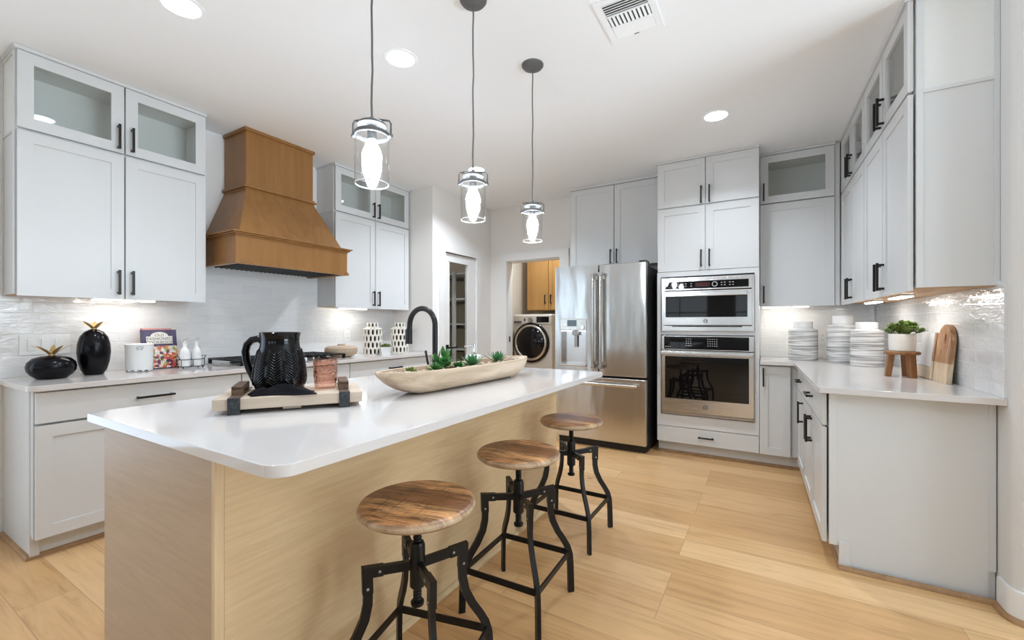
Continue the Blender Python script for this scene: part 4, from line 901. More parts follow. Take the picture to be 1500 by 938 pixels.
M().box(-0.012, 0.012, q1 + 0.004, q1 + 0.010, -0.010, -0.006).obj('lever', 'brushed', t)
# lights under the wall cabinets
def under_light(loc, rz, L, lab):
    t = thing('under_cabinet_light', lab, 'light', loc, rz, 'lights under the wall cabinets')
    M().box(-L / 2, L / 2, -0.03, 0.03, 0, 0.010, 0.002).obj('housing', 'plate', t)
    M().box(-L / 2 + 0.004, L / 2 - 0.004, -0.024, 0.024, -0.006, -0.0005, 0.002).obj('lens', 'strip', t)
zl = UZ0 - 0.002
under_light((-3.62, 1.14, zl), R90, 0.32, 'white strip light under the wall cabinet above the black pineapples')
under_light((-3.62, 2.95, zl), R90, 0.32, 'white strip light under the wall cabinet above the wooden lidded bowl')
under_light((0.14, 4.63, zl), 0, 0.36, 'white strip light under the corner cabinet beside the ovens')
under_light((0.655, 3.98, zl), RR, 0.30, 'white strip light above the two canisters near the corner')
under_light((0.665, 3.30, zl), RR, 0.30, 'white strip light above the cutting boards and potted plant')

# ------------------------------------------------------------------ wall plates
def plate(name, lab, loc, rz, w, gangs, kind):
    t = thing(name, lab, 'switch' if kind == 's' else 'outlet', loc, rz)
    M().box(-w / 2, w / 2, -0.006, 0, -0.06, 0.06, 0.003).obj('cover', 'plate', t)
    for k in range(gangs):
        x = (k - (gangs - 1) / 2) * 0.046 * 1.25
        if kind == 's': M().box(x - 0.017, x + 0.017, -0.010, -0.005, -0.034, 0.034, 0.002).obj('rocker', 'plate', t)
        else:
            m = M()
            for z in (-0.02, 0.02): m.box(x - 0.015, x + 0.015, -0.008, -0.005, z - 0.013, z + 0.013, 0.003)
            o = m.obj('socket', 'plate', t); m = M()
            for z in (-0.02, 0.02):
                for s in (-1, 1): m.box(x + s * 0.006 - 0.001, x + s * 0.006 + 0.001, -0.0085, -0.0075, z - 0.004, z + 0.005)
            m.obj('slot', 'dark', o)
plate('light_switch', 'white triple switch plate on the tile behind the squat black pineapple', (-3.79, 0.815, 1.09), R90, 0.215, 3, 's')
plate('power_outlet', 'white outlet plate on the tile above the wooden lidded bowl', (-3.79, 3.01, 1.09), R90, 0.075, 1, 'o')
plate('power_outlet', 'white outlet plate on the tile between the striped canisters', (0.435, 4.82, 1.09), 0, 0.075, 1, 'o')

# ------------------------------------------------------------------ things on the long counter
def pineapple(lab, loc, prof, crown_z, cr, n, Lf):
    t = thing('pineapple_ornament', lab, 'ornament', loc)
    M().lathe(prof, n=40).obj('body', 'pine', t)
    m = M(); m.lathe([(0.014, crown_z - 0.012), (0.013, crown_z + 0.015), (0.0, crown_z + 0.02)], n=12)
    for k in range(n):
        a = 2 * PI * k / n + 0.3; m.leaf((0.007 * math.cos(a), 0.007 * math.sin(a), crown_z), (0.75 * math.cos(a), 0.75 * math.sin(a), 0.8), (-math.cos(a), -math.sin(a), 0.8), Lf, 0.012, 0.0035, 0.10 if False else -0.22, 8)
    m.obj('crown', 'gold', t, smooth=50)
pineapple('squat round black pineapple ornament with gold crown', (-3.55, 0.79, CT), [(0.0, 0.0), (0.060, 0.0), (0.085, 0.020), (0.101, 0.045), (0.105, 0.070), (0.099, 0.095), (0.078, 0.118), (0.045, 0.130), (0.012, 0.133), (0, 0.133)], 0.135, 0.1, 5, 0.095)
pineapple('tall oval black pineapple ornament with gold crown', (-3.60, 0.985, CT), [(0.0, 0.0), (0.044, 0.0), (0.060, 0.03), (0.073, 0.08), (0.079, 0.14), (0.076, 0.19), (0.065, 0.235), (0.045, 0.265), (0.02, 0.280), (0, 0.282)], 0.283, 0.1, 5, 0.080)
# white crock
t = thing('utensil_crock', 'white ceramic crock with a small animal outline by the rim', 'crock', (-3.585, 1.205, CT))
m = M(); m.lathe([(0.0, 0.020), (0.066, 0.012), (0.070, 0.020), (0.0715, 0.05), (0.073, 0.165), (0.076, 0.178), (0.073, 0.182), (0.068, 0.176), (0.066, 0.04), (0.0, 0.035)], n=40)
for k in range(10):
    a = 2 * PI * k / 10; m.ball((0.060 * math.cos(a), 0.060 * math.sin(a), 0.010), 0.0105, 2)
m.obj('body', 'white', t)
ang = math.radians(-18); m = M()
def onc(u, v, r=0.0742): a = ang + u / r; return (r * math.cos(a), r * math.sin(a), v)
for pts in ([(-.014, .155), (-.010, .164), (.004, .165), (.012, .162), (.018, .166), (.020, .158), (.014, .152), (.012, .142), (.009, .150), (-.006, .150), (-.009, .142), (-.012, .150), (-.014, .155)],): m.tube([onc(u, v) for u, v in pts], 0.0011, 6)
m.obj('animal_outline', 'darkprint', t)
# cookbooks
def text_mesh(name, body, size, parent, mat, loc, rot, ext=0.0004):
    cu = bpy.data.curves.new(name, 'FONT'); cu.body = body; cu.size = size; cu.align_x = 'CENTER'; cu.align_y = 'CENTER'; cu.extrude = ext; cu.space_line = 0.95
    o = bpy.data.objects.new(name, cu); C.objects.link(o); bpy.context.view_layer.update()
    me = bpy.data.meshes.new_from_object(o.evaluated_get(bpy.context.evaluated_depsgraph_get())); bpy.data.objects.remove(o); bpy.data.curves.remove(cu)
    me.materials.clear(); me.materials.append(MAT[mat]); o = bpy.data.objects.new(name, me); C.objects.link(o); o.parent = parent; o.location = loc; o.rotation_euler = rot; return o
def book(lab, loc, w, h, d, cover, rz, tilt):
    t = thing('cookbook', lab, 'book', loc, rz); t.rotation_euler = (tilt, 0, rz)
    m = M(); m.box(-w / 2, w / 2, 0, 0.003, 0, h, 0.001); m.box(-w / 2, w / 2, d - 0.003, d, 0, h, 0.001); m.box(-w / 2, -w / 2 + 0.003, 0, d, 0, h, 0.001); m.obj('cover', cover, t)
    M().box(-w / 2 + 0.003, w / 2 - 0.004, 0.003, d - 0.003, 0.003, h - 0.004).obj('pages', 'paper', t); return t
b = book('purple cookbook with a white title panel and food photographs, standing behind the crock', (-3.655, 1.352, CT + 0.003), 0.205, 0.272, 0.022, 'purple', R90, math.radians(-8))
m = M(); pl = [(-0.076, 0.172), (0.076, 0.172), (0.076, 0.226)] + [(0.052 * math.cos(q), 0.226 + 0.030 * math.sin(q)) for q in [PI * k / 14 for k in range(15)]] + [(-0.076, 0.226)]
m.prism(pl, -0.0012, 0.0, axis='y'); lp = m.obj('title_panel', 'paper', b)
text_mesh('title_text', 'OLD\nFASHIONED\nCOOKBOOK', 0.027, lp, 'darkprint', (0, -0.0014, 0.208), (PI / 2, 0, 0))
M().box(-0.1015, 0.1015, -0.001, 0.0, 0.004, 0.158).obj('food_photograph', 'food', b)
b = book('slim rose-coloured cookbook peeking over the purple one', (-3.688, 1.352, CT + 0.003), 0.176, 0.283, 0.018, 'rose', R90, math.radians(-8))
# cruet caddy and cruets
cx, cy = -3.55, 1.487
t = thing('cruet_caddy', 'black wire caddy holding two white cruets', 'caddy', (cx, cy, CT), R90)
m = M(); 
def loop(z): return [(-0.072, -0.037, z), (0.072, -0.037, z), (0.072, 0.037, z), (-0.072, 0.037, z)]
for z in (0.012, 0.062): m.tube(loop(z), 0.0022, 6, closed=True)
for x in (-0.072, 0.0, 0.072):
    for y in (-0.037, 0.037): m.tube([(x, y, 0.012), (x, y, 0.062)], 0.0022, 6)
for x in (-0.072, 0.072):
    for y in (-0.037, 0.037): m.ball((x * 0.85, y, 0.005), 0.0055, 1)
m.tube([(0, -0.037, 0.012), (0, 0.037, 0.012)], 0.0022, 6); m.box(-0.070, 0.070, -0.035, 0.035, 0.0105, 0.0125)
m.obj('frame', 'black', t)
for s in (-1, 1): M().tube([(s * 0.072, -0.025, 0.062), (s * 0.086, -0.025, 0.085), (s * 0.086, 0.025, 0.085), (s * 0.072, 0.025, 0.062)], 0.0024, 6).obj('handle', 'black', t)
for s, lab in ((-1, 'white ceramic cruet in the wire caddy on the cookbook side'), (1, 'white ceramic cruet in the wire caddy on the cooktop side')):
    q = thing('oil_cruet', lab, 'cruet', (cx, cy + s * 0.036, CT + 0.0127), 0.5, 'white cruets')
    M().lathe([(0.0, 0.0), (0.029, 0.0), (0.031, 0.004), (0.031, 0.095), (0.026, 0.115), (0.016, 0.130), (0.0125, 0.138), (0.0125, 0.165), (0.015, 0.168), (0.015, 0.173), (0.0, 0.173)], n=28).obj('bottle', 'white', q)
    m = M(); m.lathe([(0.009, 0.173), (0.009, 0.185), (0.004, 0.190), (0, 0.191)], n=14); m.tube([(0, 0, 0.184), (0.010, 0, 0.194), (0.018, 0, 0.199)], 0.003, 8); m.obj('spout', 'chrome', q)
    m = M()
    for k in range(7): a = -0.4 + k * 0.11; m.box(0, 0.0008, 0, 0.002, 0, 0.003); 
    m.b.free(); m = M(); m.tube([(0.0313 * math.cos(a), 0.0313 * math.sin(a), 0.082) for a in [-0.9 + 0.12 * k for k in range(8)]], 0.0010, 5); m.obj('lettering_line', 'print', q)
# lidded wooden bowl
t = thing('lidded_bowl', 'round washed-wood bowl with a knobbed lid beside the cooktop', 'bowl', (-3.485, 2.705, CT))
M().lathe([(0.0, 0.0), (0.085, 0.0), (0.115, 0.015), (0.142, 0.040), (0.150, 0.060), (0.146, 0.076), (0.0, 0.076)], n=44).obj('bowl', 'lid', t)
o = M().lathe([(0.149, 0.077), (0.146, 0.086), (0.128, 0.102), (0.085, 0.108), (0.0, 0.110)], n=44).obj('bowl_lid', 'lid', t)
M().lathe([(0.034, 0.108), (0.036, 0.114), (0.033, 0.122), (0.0, 0.123)], n=24).obj('lid_knob', 'lid', o)
# lattice vases
def cells(m, r0, z0, r1, z1, cols, off, tall=1.0):
    for c in range(cols):
        a0 = 2 * PI * (c + off) / cols; da = 2 * PI / cols
        P = lambda u, v: (lambda r: (r * math.cos(a0 + u * da), r * math.sin(a0 + u * da), z0 + v * (z1 - z0)))(r0 + (r1 - r0) * v)
        out = [(0, 0), (.5, 0), (1, 0), (1, .5), (1, 1), (.5, 1), (0, 1), (0, .5)]
        inn = [(.30, .16), (.5, .08), (.70, .16), (.76, .5), (.70, .84), (.5, .92), (.30, .84), (.24, .5)]
        A = [m.b.verts.new(P(*q)) for q in out]; B = [m.b.verts.new(P(*q)) for q in inn]
        for k in range(8): m.b.faces.new((A[k], A[(k + 1) % 8], B[(k + 1) % 8], B[k]))
def vase(lab, loc, rz):
    t = thing('lattice_vase', lab, 'vase', loc, rz, 'cream lattice vases')
    m = M(); H = 0.262
    for k in range(4): cells(m, 0.092, H * k / 4, 0.092, H * (k + 1) / 4, 14, 0.5 * (k % 2))
    cells(m, 0.092, H, 0.056, H + 0.016, 14, 0.0); cells(m, 0.054, H + 0.016, 0.054, H + 0.062, 9, 0.2)
    bmesh.ops.remove_doubles(m.b, verts=m.b.verts[:], dist=0.0006)
    o = m.obj('lattice', 'lattice', t); sm = o.modifiers.new('wall', 'SOLIDIFY'); sm.thickness = 0.008; sm.offset = 0
    M().lathe([(0.0, 0.003), (0.076, 0.003), (0.076, H - 0.01), (0.045, H + 0.008), (0.043, H + 0.058), (0.040, H + 0.058), (0.040, H), (0.0, H - 0.02)], n=24).obj('shade_core', 'dark', t)  # dark core added to stand in for shade behind the holes
vase('cream lattice vase with dark slots on the cooktop side of the little succulent', (-3.50, 3.095, CT), 0.2)
vase('cream lattice vase with dark slots beside the pantry wall', (-3.50, 3.475, CT), 0.9)
def rosette(m, c, n, L, w, tilt0, tilt1, th=0.004, curl=0.2, seed=0):
    rnd = random.Random(seed)
    for k in range(n):
        a = k * 2.39996 + rnd.uniform(-.1, .1); f = k / max(1, n - 1); el = tilt0 + (tilt1 - tilt0) * f; l = L * (1 - 0.35 * f) * rnd.uniform(.88, 1.1)
        d_ = (math.cos(a) * math.cos(el), math.sin(a) * math.cos(el), math.sin(el))
        m.leaf((c[0] + d_[0] * 0.004, c[1] + d_[1] * 0.004, c[2] + 0.004 * f), d_, (-math.cos(a) * math.sin(el), -math.sin(a) * math.sin(el), math.cos(el)), l, w, th, curl)
t = thing('potted_succulent', 'little white square pot with a green succulent between the lattice vases', 'potted plant', (-3.315, 3.098, CT), 0.9)
m = M(); a_, b_ = 0.038, 0.054; H = 0.082
V = [[m.b.verts.new((s * r, q * r, z)) for s, q in ((-1, -1), (1, -1), (1, 1), (-1, 1))] for r, z in ((a_, 0), (b_, H), (b_ - 0.006, H), (b_ - 0.008, H - 0.012))]
m.b.faces.new(V[0][::-1])
for A, B in zip(V, V[1:]):
    for k in range(4): m.b.faces.new((A[k], A[(k + 1) % 4], B[(k + 1) % 4], B[k]))
m.b.faces.new(V[3]); m.obj('pot', 'white', t)
m = M(); rosette(m, (0, 0, H - 0.005), 22, 0.052, 0.012, 0.15, 1.2, 0.005, 0.2, 3); rosette(m, (0.03, 0.02, H - 0.005), 10, 0.040, 0.010, 0.3, 1.2, 0.005, 0.2, 4); rosette(m, (-0.03, -0.015, H - 0.005), 10, 0.042, 0.010, 0.3, 1.2, 0.005, 0.2, 5); m.obj('foliage', 'leafc', t, smooth=50)

# ------------------------------------------------------------------ things on the island
ta = math.atan2(0.39, 0.28); tc = (-1.592, 1.018)
t = thing('serving_tray', 'pale wood board tray with dark raised bar handles on the island', 'tray', (tc[0], tc[1], CT), ta)
TZ = 0.055
m = M()
for k in range(2): m.box(-0.242, 0.242, -0.138 + 0.138 * k + 0.0005, 0.138 * k - 0.0005, 0.016, TZ, 0.002)
m.obj('board', 'tray', t)
M().box(-0.03, 0.03, -0.12, 0.12, 0.006, 0.016).obj('underside_batten', 'tray', t)
for s in (-1, 1):
    x = s * 0.178
    o = M(); o.box(x - 0.018, x + 0.018, -0.140, 0.140, TZ, TZ + 0.004, 0.001); o.box(x - 0.018, x + 0.018, -0.078, 0.078, TZ + 0.020, TZ + 0.036, 0.003)
    for q in (-1, 1): o.box(x - 0.018, x + 0.018, q * 0.064 - 0.014, q * 0.064 + 0.014, TZ + 0.003, TZ + 0.034, 0.002)
    h = o.obj('handle', 'trayband', t)
    o = M()
    for q in (-1, 1): o.box(x - 0.019, x + 0.019, min(q * 0.138, q * 0.145), max(q * 0.138, q * 0.145), 0.0, TZ + 0.004, 0.001)
    o.box(x - 0.019, x + 0.019, -0.14, 0.14, 0.0, 0.016)
    o.obj('metal_strap', 'iron', h)
# pitcher
px, py = -1.661, 1.004
t = thing('pitcher', 'glossy black ceramic pitcher with leaf ridges on the tray', 'pitcher', (px, py, CT + TZ + 0.0005), math.radians(30.6))
def wob(a, z): return 1.0
M().lathe([(0.0, 0.0), (0.078, 0.0), (0.086, 0.006), (0.092, 0.025), (0.094, 0.05), (0.091, 0.085), (0.085, 0.120), (0.078, 0.150), (0.071, 0.172), (0.069, 0.190), (0.070, 0.205), (0.074, 0.224), (0.071, 0.226), (0.066, 0.205), (0.066, 0.16), (0.0, 0.05)], n=84, wob=wob).obj('body', 'gloss', t)
m = M()
def surf(a, z):
    zz = [(0.015, .089), (0.025, .092), (0.05, .094), (0.085, .091), (0.120, .085), (0.150, .078), (0.172, .071)]
    for (z0, r0), (z1, r1) in zip(zz, zz[1:]):
        if z <= z1: r = r0 + (r1 - r0) * (z - z0) / (z1 - z0); break
    else: r = zz[-1][1]
    return (r * 1.005 * math.cos(a), r * 1.005 * math.sin(a), z)
for k in range(9):
    a = 2 * PI * k / 9 + 0.1
    m.tube([surf(a, 0.025 + 0.0138 * j) for j in range(10)], 0.0022, 5)
    for j in range(12):
        z = 0.022 + 0.0105 * j
        for s in (-1, 1): m.tube([surf(a + s * q * 0.30, min(0.163, z + 0.024 * q)) for q in (0, 0.35, 0.7, 1.0)], [0.0036, 0.0042, 0.0040, 0.0020], 6)
m.obj('leaf_relief', 'gloss', t, smooth=60)
pts = [(-0.068, 0, 0.190), (-0.085, 0, 0.200), (-0.110, 0, 0.196), (-0.130, 0, 0.178), (-0.138, 0, 0.150), (-0.134, 0, 0.115), (-0.122, 0, 0.080), (-0.107, 0, 0.050), (-0.097, 0, 0.030), (-0.084, 0, 0.024)]
M().tube(pts, [0.014, 0.014, 0.014, 0.014, 0.0135, 0.0135, 0.013, 0.013, 0.013, 0.012], 14, flat=1.25).obj('handle', 'gloss', t)
# tumbler
t = thing('glass_tumbler', 'pink pressed-glass tumbler on the tray beside the pitcher', 'tumbler', (-1.540, 1.120, CT + TZ + 0.0005))
def wob2(a, z): return 1 + 0.014 * math.cos(22 * a) * (0.02 < z < 0.105)
m = M(); m.lathe([(0.0, 0.001), (0.036, 0.0), (0.040, 0.006), (0.043, 0.03), (0.0455, 0.09), (0.0465, 0.110), (0.0465, 0.118), (0.044, 0.118), (0.0425, 0.09), (0.039, 0.02), (0.0, 0.014)], n=88, wob=wob2, caps=False)
m.obj('glass', 'pink', t)
# napkin: folded cloth lying in front of the pitcher
m = M(); nx, ny = 26, 16; G = {}
for lay in range(2):
    for i in range(nx + 1):
        for j in range(ny + 1):
            u, v = i / nx, j / ny
            x = -0.105 + 0.215 * u; y = -0.038 + 0.076 * v
            edge = min(1, 6 * u, 6 * (1 - u), 5 * v, 5 * (1 - v))
            z = (0.026 * math.sin(PI * v) ** 0.6 * (0.75 + 0.35 * math.sin(7 * u + 2.0 * v)) + 0.010 * math.sin(11 * u + 4 * v) * math.sin(PI * v) + 0.016 * math.exp(-((u - 0.55) / 0.25) ** 2) * math.sin(PI * v)) * edge + 0.003
            if lay == 0: z = 0.0008
            G[lay, i, j] = m.b.verts.new((x + 0.012 * math.sin(5 * v + 1), y + 0.012 * math.sin(6 * u), max(z, 0.0008 + 0.0015 * lay)))
for lay in range(2):
    for i in range(nx):
        for j in range(ny):
            f = [G[lay, i, j], G[lay, i + 1, j], G[lay, i + 1, j + 1], G[lay, i, j + 1]]; m.b.faces.new(f if lay else f[::-1])
for i in range(nx):
    for j in (0, ny): m.b.faces.new((G[0, i, j], G[0, i + 1, j], G[1, i + 1, j], G[1, i, j]))
for j in range(ny):
    for i in (0, nx): m.b.faces.new((G[0, i, j], G[0, i, j + 1], G[1, i, j + 1], G[1, i, j]))
o = m.obj('napkin', 'cloth', loc=(-1.540, 0.938, CT + TZ + 0.0003), smooth=80); o.rotation_euler = (0, 0, ta - 0.12); tag(o, 'crumpled black cloth napkin lying against the pitcher on the tray', 'napkin')
# dough bowl planter
t = thing('dough_bowl_planter', 'long carved pale-wood bowl planted with succulents', 'planter', (-1.365, 1.835, CT), math.radians(88))
m = M(); HL = 0.585; Hh = 0.105; n_ = 40; k_ = 20
def section(u):    # u in -1..1 along the length: half-width at rim, bottom height
    q = abs(u); hw = 0.118 * (1 - q ** 3.4) ** 0.55 + 0.020 * 0; zb = 0.0 if q < 0.60 else Hh * ((q - 0.60) / 0.40) ** 1.9
    return max(hw, 0.004), zb
rows = []; rowsi = []
for i in range(n_ + 1):
    u = -1 + 2 * i / n_; u = math.copysign(1 - (1 - abs(u)) ** 1.25, u); hw, zb = section(u * 0.998); rz_ = Hh + 0.006 * u * u
    row = []; rowi = []
    for j in range(k_ + 1):
        a = PI * j / k_; ca, sa = math.cos(a), math.sin(a)
        sx_ = math.copysign(abs(ca) ** 0.62, ca); sz_ = abs(sa) ** 0.75
        row.append(m.b.verts.new((u * HL, hw * sx_, rz_ - (rz_ - zb) * sz_)))
        hi = max(hw - 0.014, 0.001); ui = u * (HL - 0.016); zi = min(zb + 0.02, rz_ - 0.002)
        rowi.append(m.b.verts.new((ui, hi * sx_, rz_ - (rz_ - zi) * sz_)))
    rows.append(row); rowsi.append(rowi)
for A, rev in ((rows, 0), (rowsi, 1)):
    for a, b in zip(A, A[1:]):
        for j in range(k_): m.b.faces.new((a[j], b[j], b[j + 1], a[j + 1]) if not rev else (a[j], a[j + 1], b[j + 1], b[j]))
for i in range(n_):
    for j in (0, k_): m.b.faces.new((rows[i][j], rows[i + 1][j], rowsi[i + 1][j], rowsi[i][j]))
for i in (0, n_):
    for j in range(k_): m.b.faces.new((rows[i][j], rows[i][j + 1], rowsi[i][j + 1], rowsi[i][j]))
MAT['bowlx'] = wood('paulownia_bowl_long', (0.42, 0.29, 0.18), (0.74, 0.59, 0.44), 'X', 0.6, 0.6, 2.4, (0.30, 0.62), 0.1)
m.obj('bowl', 'bowlx', t, smooth=60)
m = M(); rnd = random.Random(5); gx, gy = 60, 12; G = {}
for i in range(gx + 1):
    for j in range(gy + 1):
        u = -0.93 + 1.86 * i / gx; hw, _ = section(u); v = -1 + 2 * j / gy
        G[i, j] = m.b.verts.new((u * (HL - 0.02), v * max(0.002, hw - 0.017), Hh - 0.022 + 0.012 * (1 - v * v) + rnd.uniform(-.006, .006)))
for i in range(gx):
    for j in range(gy): m.b.faces.new((G[i, j], G[i + 1, j], G[i + 1, j + 1], G[i, j + 1]))
o = m.obj('moss', 'moss', t, smooth=70); o['kind'] = 'stuff'
m = M()
for k in range(70):
    u = rnd.uniform(-0.85, 0.9); hw, _ = section(u); m.ball((u * HL, rnd.uniform(-1, 1) * (hw - 0.028), Hh - 0.010 + rnd.uniform(0, .006)), rnd.uniform(.006, .012), 1, (1, 1, .7))
o = m.obj('pebbles', 'pebble', t); o['kind'] = 'stuff'
# jade plant
m = M(); rj = random.Random(11)
for st_, (bx, by, lean) in enumerate(((-0.17, 0.0, (-0.12, -0.1)), (-0.155, 0.01, (0.25, 0.05)), (-0.18, 0.02, (-0.3, 0.2)))):
    h_ = (0.068, 0.056, 0.046)[st_]; p0 = Vector((bx, by, Hh - 0.02)); p1 = p0 + Vector((lean[0] * h_, lean[1] * h_, h_)); m.tube([p0, p1], 0.003, 6)
    for k in range(10):
        f = 0.25 + 0.75 * k / 9; c_ = p0.lerp(p1, f); a = k * 1.75 + st_; el = 0.15 + 0.9 * (k / 9) ** 2; d_ = (math.cos(a) * math.cos(el), math.sin(a) * math.cos(el), math.sin(el))
        m.leaf(c_, d_, (-math.cos(a) * math.sin(el), -math.sin(a) * math.sin(el), math.cos(el)), rj.uniform(0.042, 0.056), 0.0145, 0.004, 0.25)
m.obj('jade_plant', 'leaf', t, smooth=50)
for nm, c_, n__, L_, w_, mt, t0, t1 in (('aloe_rosette', (0.035, -0.01, Hh - 0.012), 24, 0.075, 0.010, 'leafb', 0.25, 1.3), ('aloe_rosette', (0.29, 0.0, Hh - 0.012), 22, 0.080, 0.009, 'leafb', 0.3, 1.3),
                                       ('low_succulent', (-0.255, -0.02, Hh - 0.012), 20, 0.048, 0.009, 'leaf', 0.2, 1.2), ('low_succulent', (-0.40, 0.0, Hh - 0.012), 16, 0.036, 0.010, 'leafc', 0.2, 1.2), ('low_succulent', (-0.10, -0.03, Hh - 0.012), 16, 0.045, 0.012, 'leaf', 0.1, 1.1)):
    m = M(); rosette(m, c_, n__, L_, w_, t0, t1, 0.004, 0.15, n__); m.obj(nm, mt, t, smooth=50)
# faucet
fx, fy = -1.635, 1.900
t = thing('kitchen_faucet', 'dark bronze gooseneck faucet standing behind the planter on the island', 'faucet', (fx, fy, CT), PI)
R_ = 0.098; zt = 1.322 - CT - R_ - 0.016
M().lathe([(0.030, 0.0), (0.030, 0.006), (0.026, 0.012), (0.024, 0.080), (0.0165, 0.086)], n=24).obj('base', 'handle', t)
pts = [(0, 0, 0.08), (0, 0, zt * 0.5), (0, 0, zt)] + [(R_ - R_ * math.cos(q), 0, zt + R_ * math.sin(q)) for q in [PI * k / 18 for k in range(1, 18)]] + [(2 * R_, 0, zt), (2 * R_ + 0.002, 0, zt - 0.02)]
M().tube(pts, 0.0155, 18).obj('neck', 'handle', t)
m = M(); m.tube([(2 * R_ + 0.002, 0, zt - 0.015), (2 * R_ + 0.004, 0, zt - 0.03), (2 * R_ + 0.008, 0, zt - 0.11)], [0.0165, 0.018, 0.021], 18); m.box(2 * R_ + 0.018, 2 * R_ + 0.030, -0.009, 0.009, zt - 0.10, zt - 0.045, 0.004); m.obj('spray_head', 'handle', t)
m = M(); m.tube([(0, 0.02, 0.055), (0, 0.052, 0.055)], 0.011, 14); m.tube([(0, 0.046, 0.058), (0.006, 0.056, 0.10), (0.012, 0.066, 0.165)], 0.0062, 10); m.obj('lever', 'handle', t)
# soap dispenser
t = thing('soap_dispenser', 'squat white soap jar with chrome pump behind the planter', 'soap dispenser', (-1.625, 2.265, CT))
M().lathe([(0.0, 0.0), (0.048, 0.0), (0.052, 0.008), (0.053, 0.100), (0.050, 0.112), (0.040, 0.117), (0.0, 0.118)], n=32).obj('jar', 'white', t)
m = M(); m.lathe([(0.016, 0.117), (0.016, 0.130), (0.009, 0.134), (0.007, 0.160), (0.012, 0.164), (0.012, 0.185), (0.0, 0.187)], n=20); m.tube([(0, 0, 0.176), (-0.030, -0.018, 0.176), (-0.052, -0.031, 0.168)], 0.0045, 8); m.obj('pump', 'chrome', t)

# ------------------------------------------------------------------ things on the right-hand counter
def canister(lab, loc, r, hb, hl):
    t = thing('striped_canister', lab, 'canister', loc, random.uniform(0, 6), 'striped ginger-jar canisters')
    M().lathe([(0.0, 0.0), (r - 0.004, 0.0), (r, 0.006), (r, hb - 0.012), (r - 0.004, hb - 0.004), (r - 0.014, hb)], n=44).obj('body', 'stripe', t)
    M().lathe([(r - 0.013, hb - 0.004), (r * 0.66, hb + 0.008), (r * 0.63, hb + 0.010), (0, hb + 0.010)], n=40).obj('shoulder', 'white', t)
    M().lathe([(r * 0.66, hb + 0.0105), (r * 0.67, hb + 0.014), (r * 0.67, hb + hl - 0.006), (r * 0.64, hb + hl), (0, hb + hl)], n=40).obj('canister_lid', 'white', t)
canister('grey-striped lidded canister standing alone nearest the ovens', (0.270, 4.56, CT), 0.108, 0.268, 0.066)
canister('tallest grey-striped canister, partly hidden behind another', (0.535, 4.43, CT), 0.108, 0.305, 0.075)
canister('wide grey-striped canister just behind the potted plant', (0.640, 4.12, CT), 0.100, 0.268, 0.058)
# riser stool with potted plant
t = thing('wooden_riser', 'small teak riser stand carrying the potted plant', 'stand', (0.690, 3.385, CT), 0.35)
M().lathe([(0.0, 0.133), (0.079, 0.133), (0.083, 0.137), (0.083, 0.148), (0.080, 0.152), (0.0, 0.152)], n=36).obj('top', 'teak', t)
for k in range(3):
    a = 2 * PI * k / 3 - 1.35; d0 = Vector((math.cos(a), math.sin(a), 0)); s0 = Vector((-math.sin(a), math.cos(a), 0))
    m = M(); V = [[m.b.verts.new(d0 * (rr + i * hw) + s0 * j * hw * 1.25 + Vector((0, 0, z))) for i, j in ((-1, -1), (1, -1), (1, 1), (-1, 1))] for rr, hw, z in ((0.066, 0.013, 0.0), (0.052, 0.015, 0.134))]
    m.b.faces.new(V[0][::-1]); m.b.faces.new(V[1])
    for q in range(4): m.b.faces.new((V[0][q], V[0][(q + 1) % 4], V[1][(q + 1) % 4], V[1][q]))
    m.obj('leg', 'teak', t)
t = thing('potted_plant', 'bushy green succulent in a cream pot on the teak riser', 'potted plant', (0.690, 3.385, CT + 0.1525))
M().lathe([(0.0, 0.0), (0.055, 0.0), (0.060, 0.004), (0.063, 0.05), (0.063, 0.100), (0.060, 0.102), (0.057, 0.098), (0.056, 0.085), (0.0, 0.083)], n=36).obj('pot', 'offwhite', t)
M().lathe([(0.055, 0.086), (0.0, 0.090)], n=24).obj('soil', 'soil', t)
m = M(); rp = random.Random(21)
for k in range(26):
    a = rp.uniform(0, 2 * PI); el = rp.uniform(0.35, 1.5); L_ = rp.uniform(0.055, 0.09)
    p0 = Vector((0.03 * math.cos(a) * rp.random(), 0.03 * math.sin(a) * rp.random(), 0.088)); p1 = p0 + Vector((math.cos(a) * math.cos(el), math.sin(a) * math.cos(el), math.sin(el))) * L_
    m.tube([p0, p1], 0.0022, 5, caps=False); rosette(m, p1 - (p1 - p0) * 0.12, 13, 0.026, 0.0075, 0.1, 1.3, 0.0035, 0.15, k + 50); rosette(m, p0.lerp(p1, 0.6), 6, 0.024, 0.0075, 0.2, 0.8, 0.0035, 0.15, k + 90)
m.obj('foliage', 'leafc', t, smooth=50)
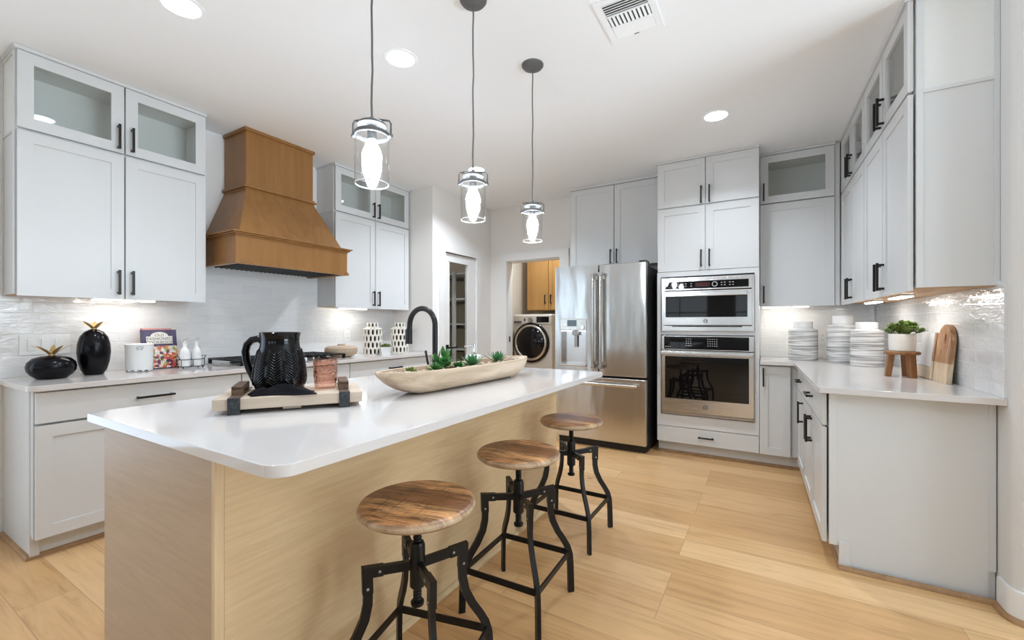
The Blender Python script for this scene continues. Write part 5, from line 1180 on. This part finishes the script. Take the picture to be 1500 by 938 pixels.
# cutting boards leaning on the tile; local x along the wall, y through the board, z up
tl = math.radians(-13)
def lean(name, lab, cat, x, y, rz, tilt):
    t = thing(name, lab, cat, (x, y, CT + 0.001), rz); t.rotation_euler = (tilt, 0, rz); return t
t = lean('cutting_board', 'arched wooden cutting board with a finger hole leaning on the tile', 'cutting board', 0.795, 3.165, RR, math.radians(-5))
m = M(); w_, h_ = 0.190, 0.312; n = 14
out = [(-w_ / 2, 0), (w_ / 2, 0), (w_ / 2, h_ - 0.10)] + [(0.0 + w_ / 2 * math.cos(q), h_ - 0.10 + 0.10 * math.sin(q)) for q in [PI * k / n for k in range(1, n)]] + [(-w_ / 2, h_ - 0.10)]
# board with an oval hole: bridge outer and inner loops
N = 48
def resample(poly, N):
    P = [Vector(p) for p in poly]; P.append(P[0]); S = [0]
    for a, b in zip(P, P[1:]): S.append(S[-1] + (b - a).length)
    res = []
    for k in range(N):
        s = S[-1] * k / N; i = max(j for j in range(len(S) - 1) if S[j] <= s + 1e-9); f = (s - S[i]) / max(1e-9, S[i + 1] - S[i]); res.append(P[i].lerp(P[i + 1], f))
    return res
hc = Vector((0.02, h_ - 0.078)); O = resample(out, N)
for c_ in ((-w_ / 2, 0), (w_ / 2, 0)):
    k = min(range(N), key=lambda q: (O[q] - Vector(c_)).length); O[k] = Vector(c_)
I = []
for p_ in O:
    d_ = p_ - hc; a = math.atan2(d_.y, d_.x); I.append(hc + Vector((0.013 * math.cos(a), 0.028 * math.sin(a))))
Vf = [[m.b.verts.new((p_.x, y, p_.y)) for p_ in L_] for y in (0.0, 0.022) for L_ in (O, I)]
for k in range(N):
    j = (k + 1) % N
    m.b.faces.new((Vf[0][k], Vf[0][j], Vf[1][j], Vf[1][k])); m.b.faces.new((Vf[2][k], Vf[3][k], Vf[3][j], Vf[2][j])); m.b.faces.new((Vf[0][k], Vf[2][k], Vf[2][j], Vf[0][j])); m.b.faces.new((Vf[1][k], Vf[1][j], Vf[3][j], Vf[3][k]))
m.obj('board', 'board', t, smooth=30)
t = lean('cutting_board', 'white marble and wood serving board leaning behind the teak riser', 'cutting board', 0.787, 3.395, RR, math.radians(-6))
M().box(-0.13, 0.085, 0.0, 0.020, 0.070, 0.265, 0.002).obj('marble_slab', 'marble', t)
m = M(); m.box(0.086, 0.115, -0.001, 0.021, 0.0, 0.262, 0.003); m.box(-0.13, 0.0855, -0.001, 0.021, 0.0, 0.0695, 0.003); m.obj('wood_edge', 'board', t)
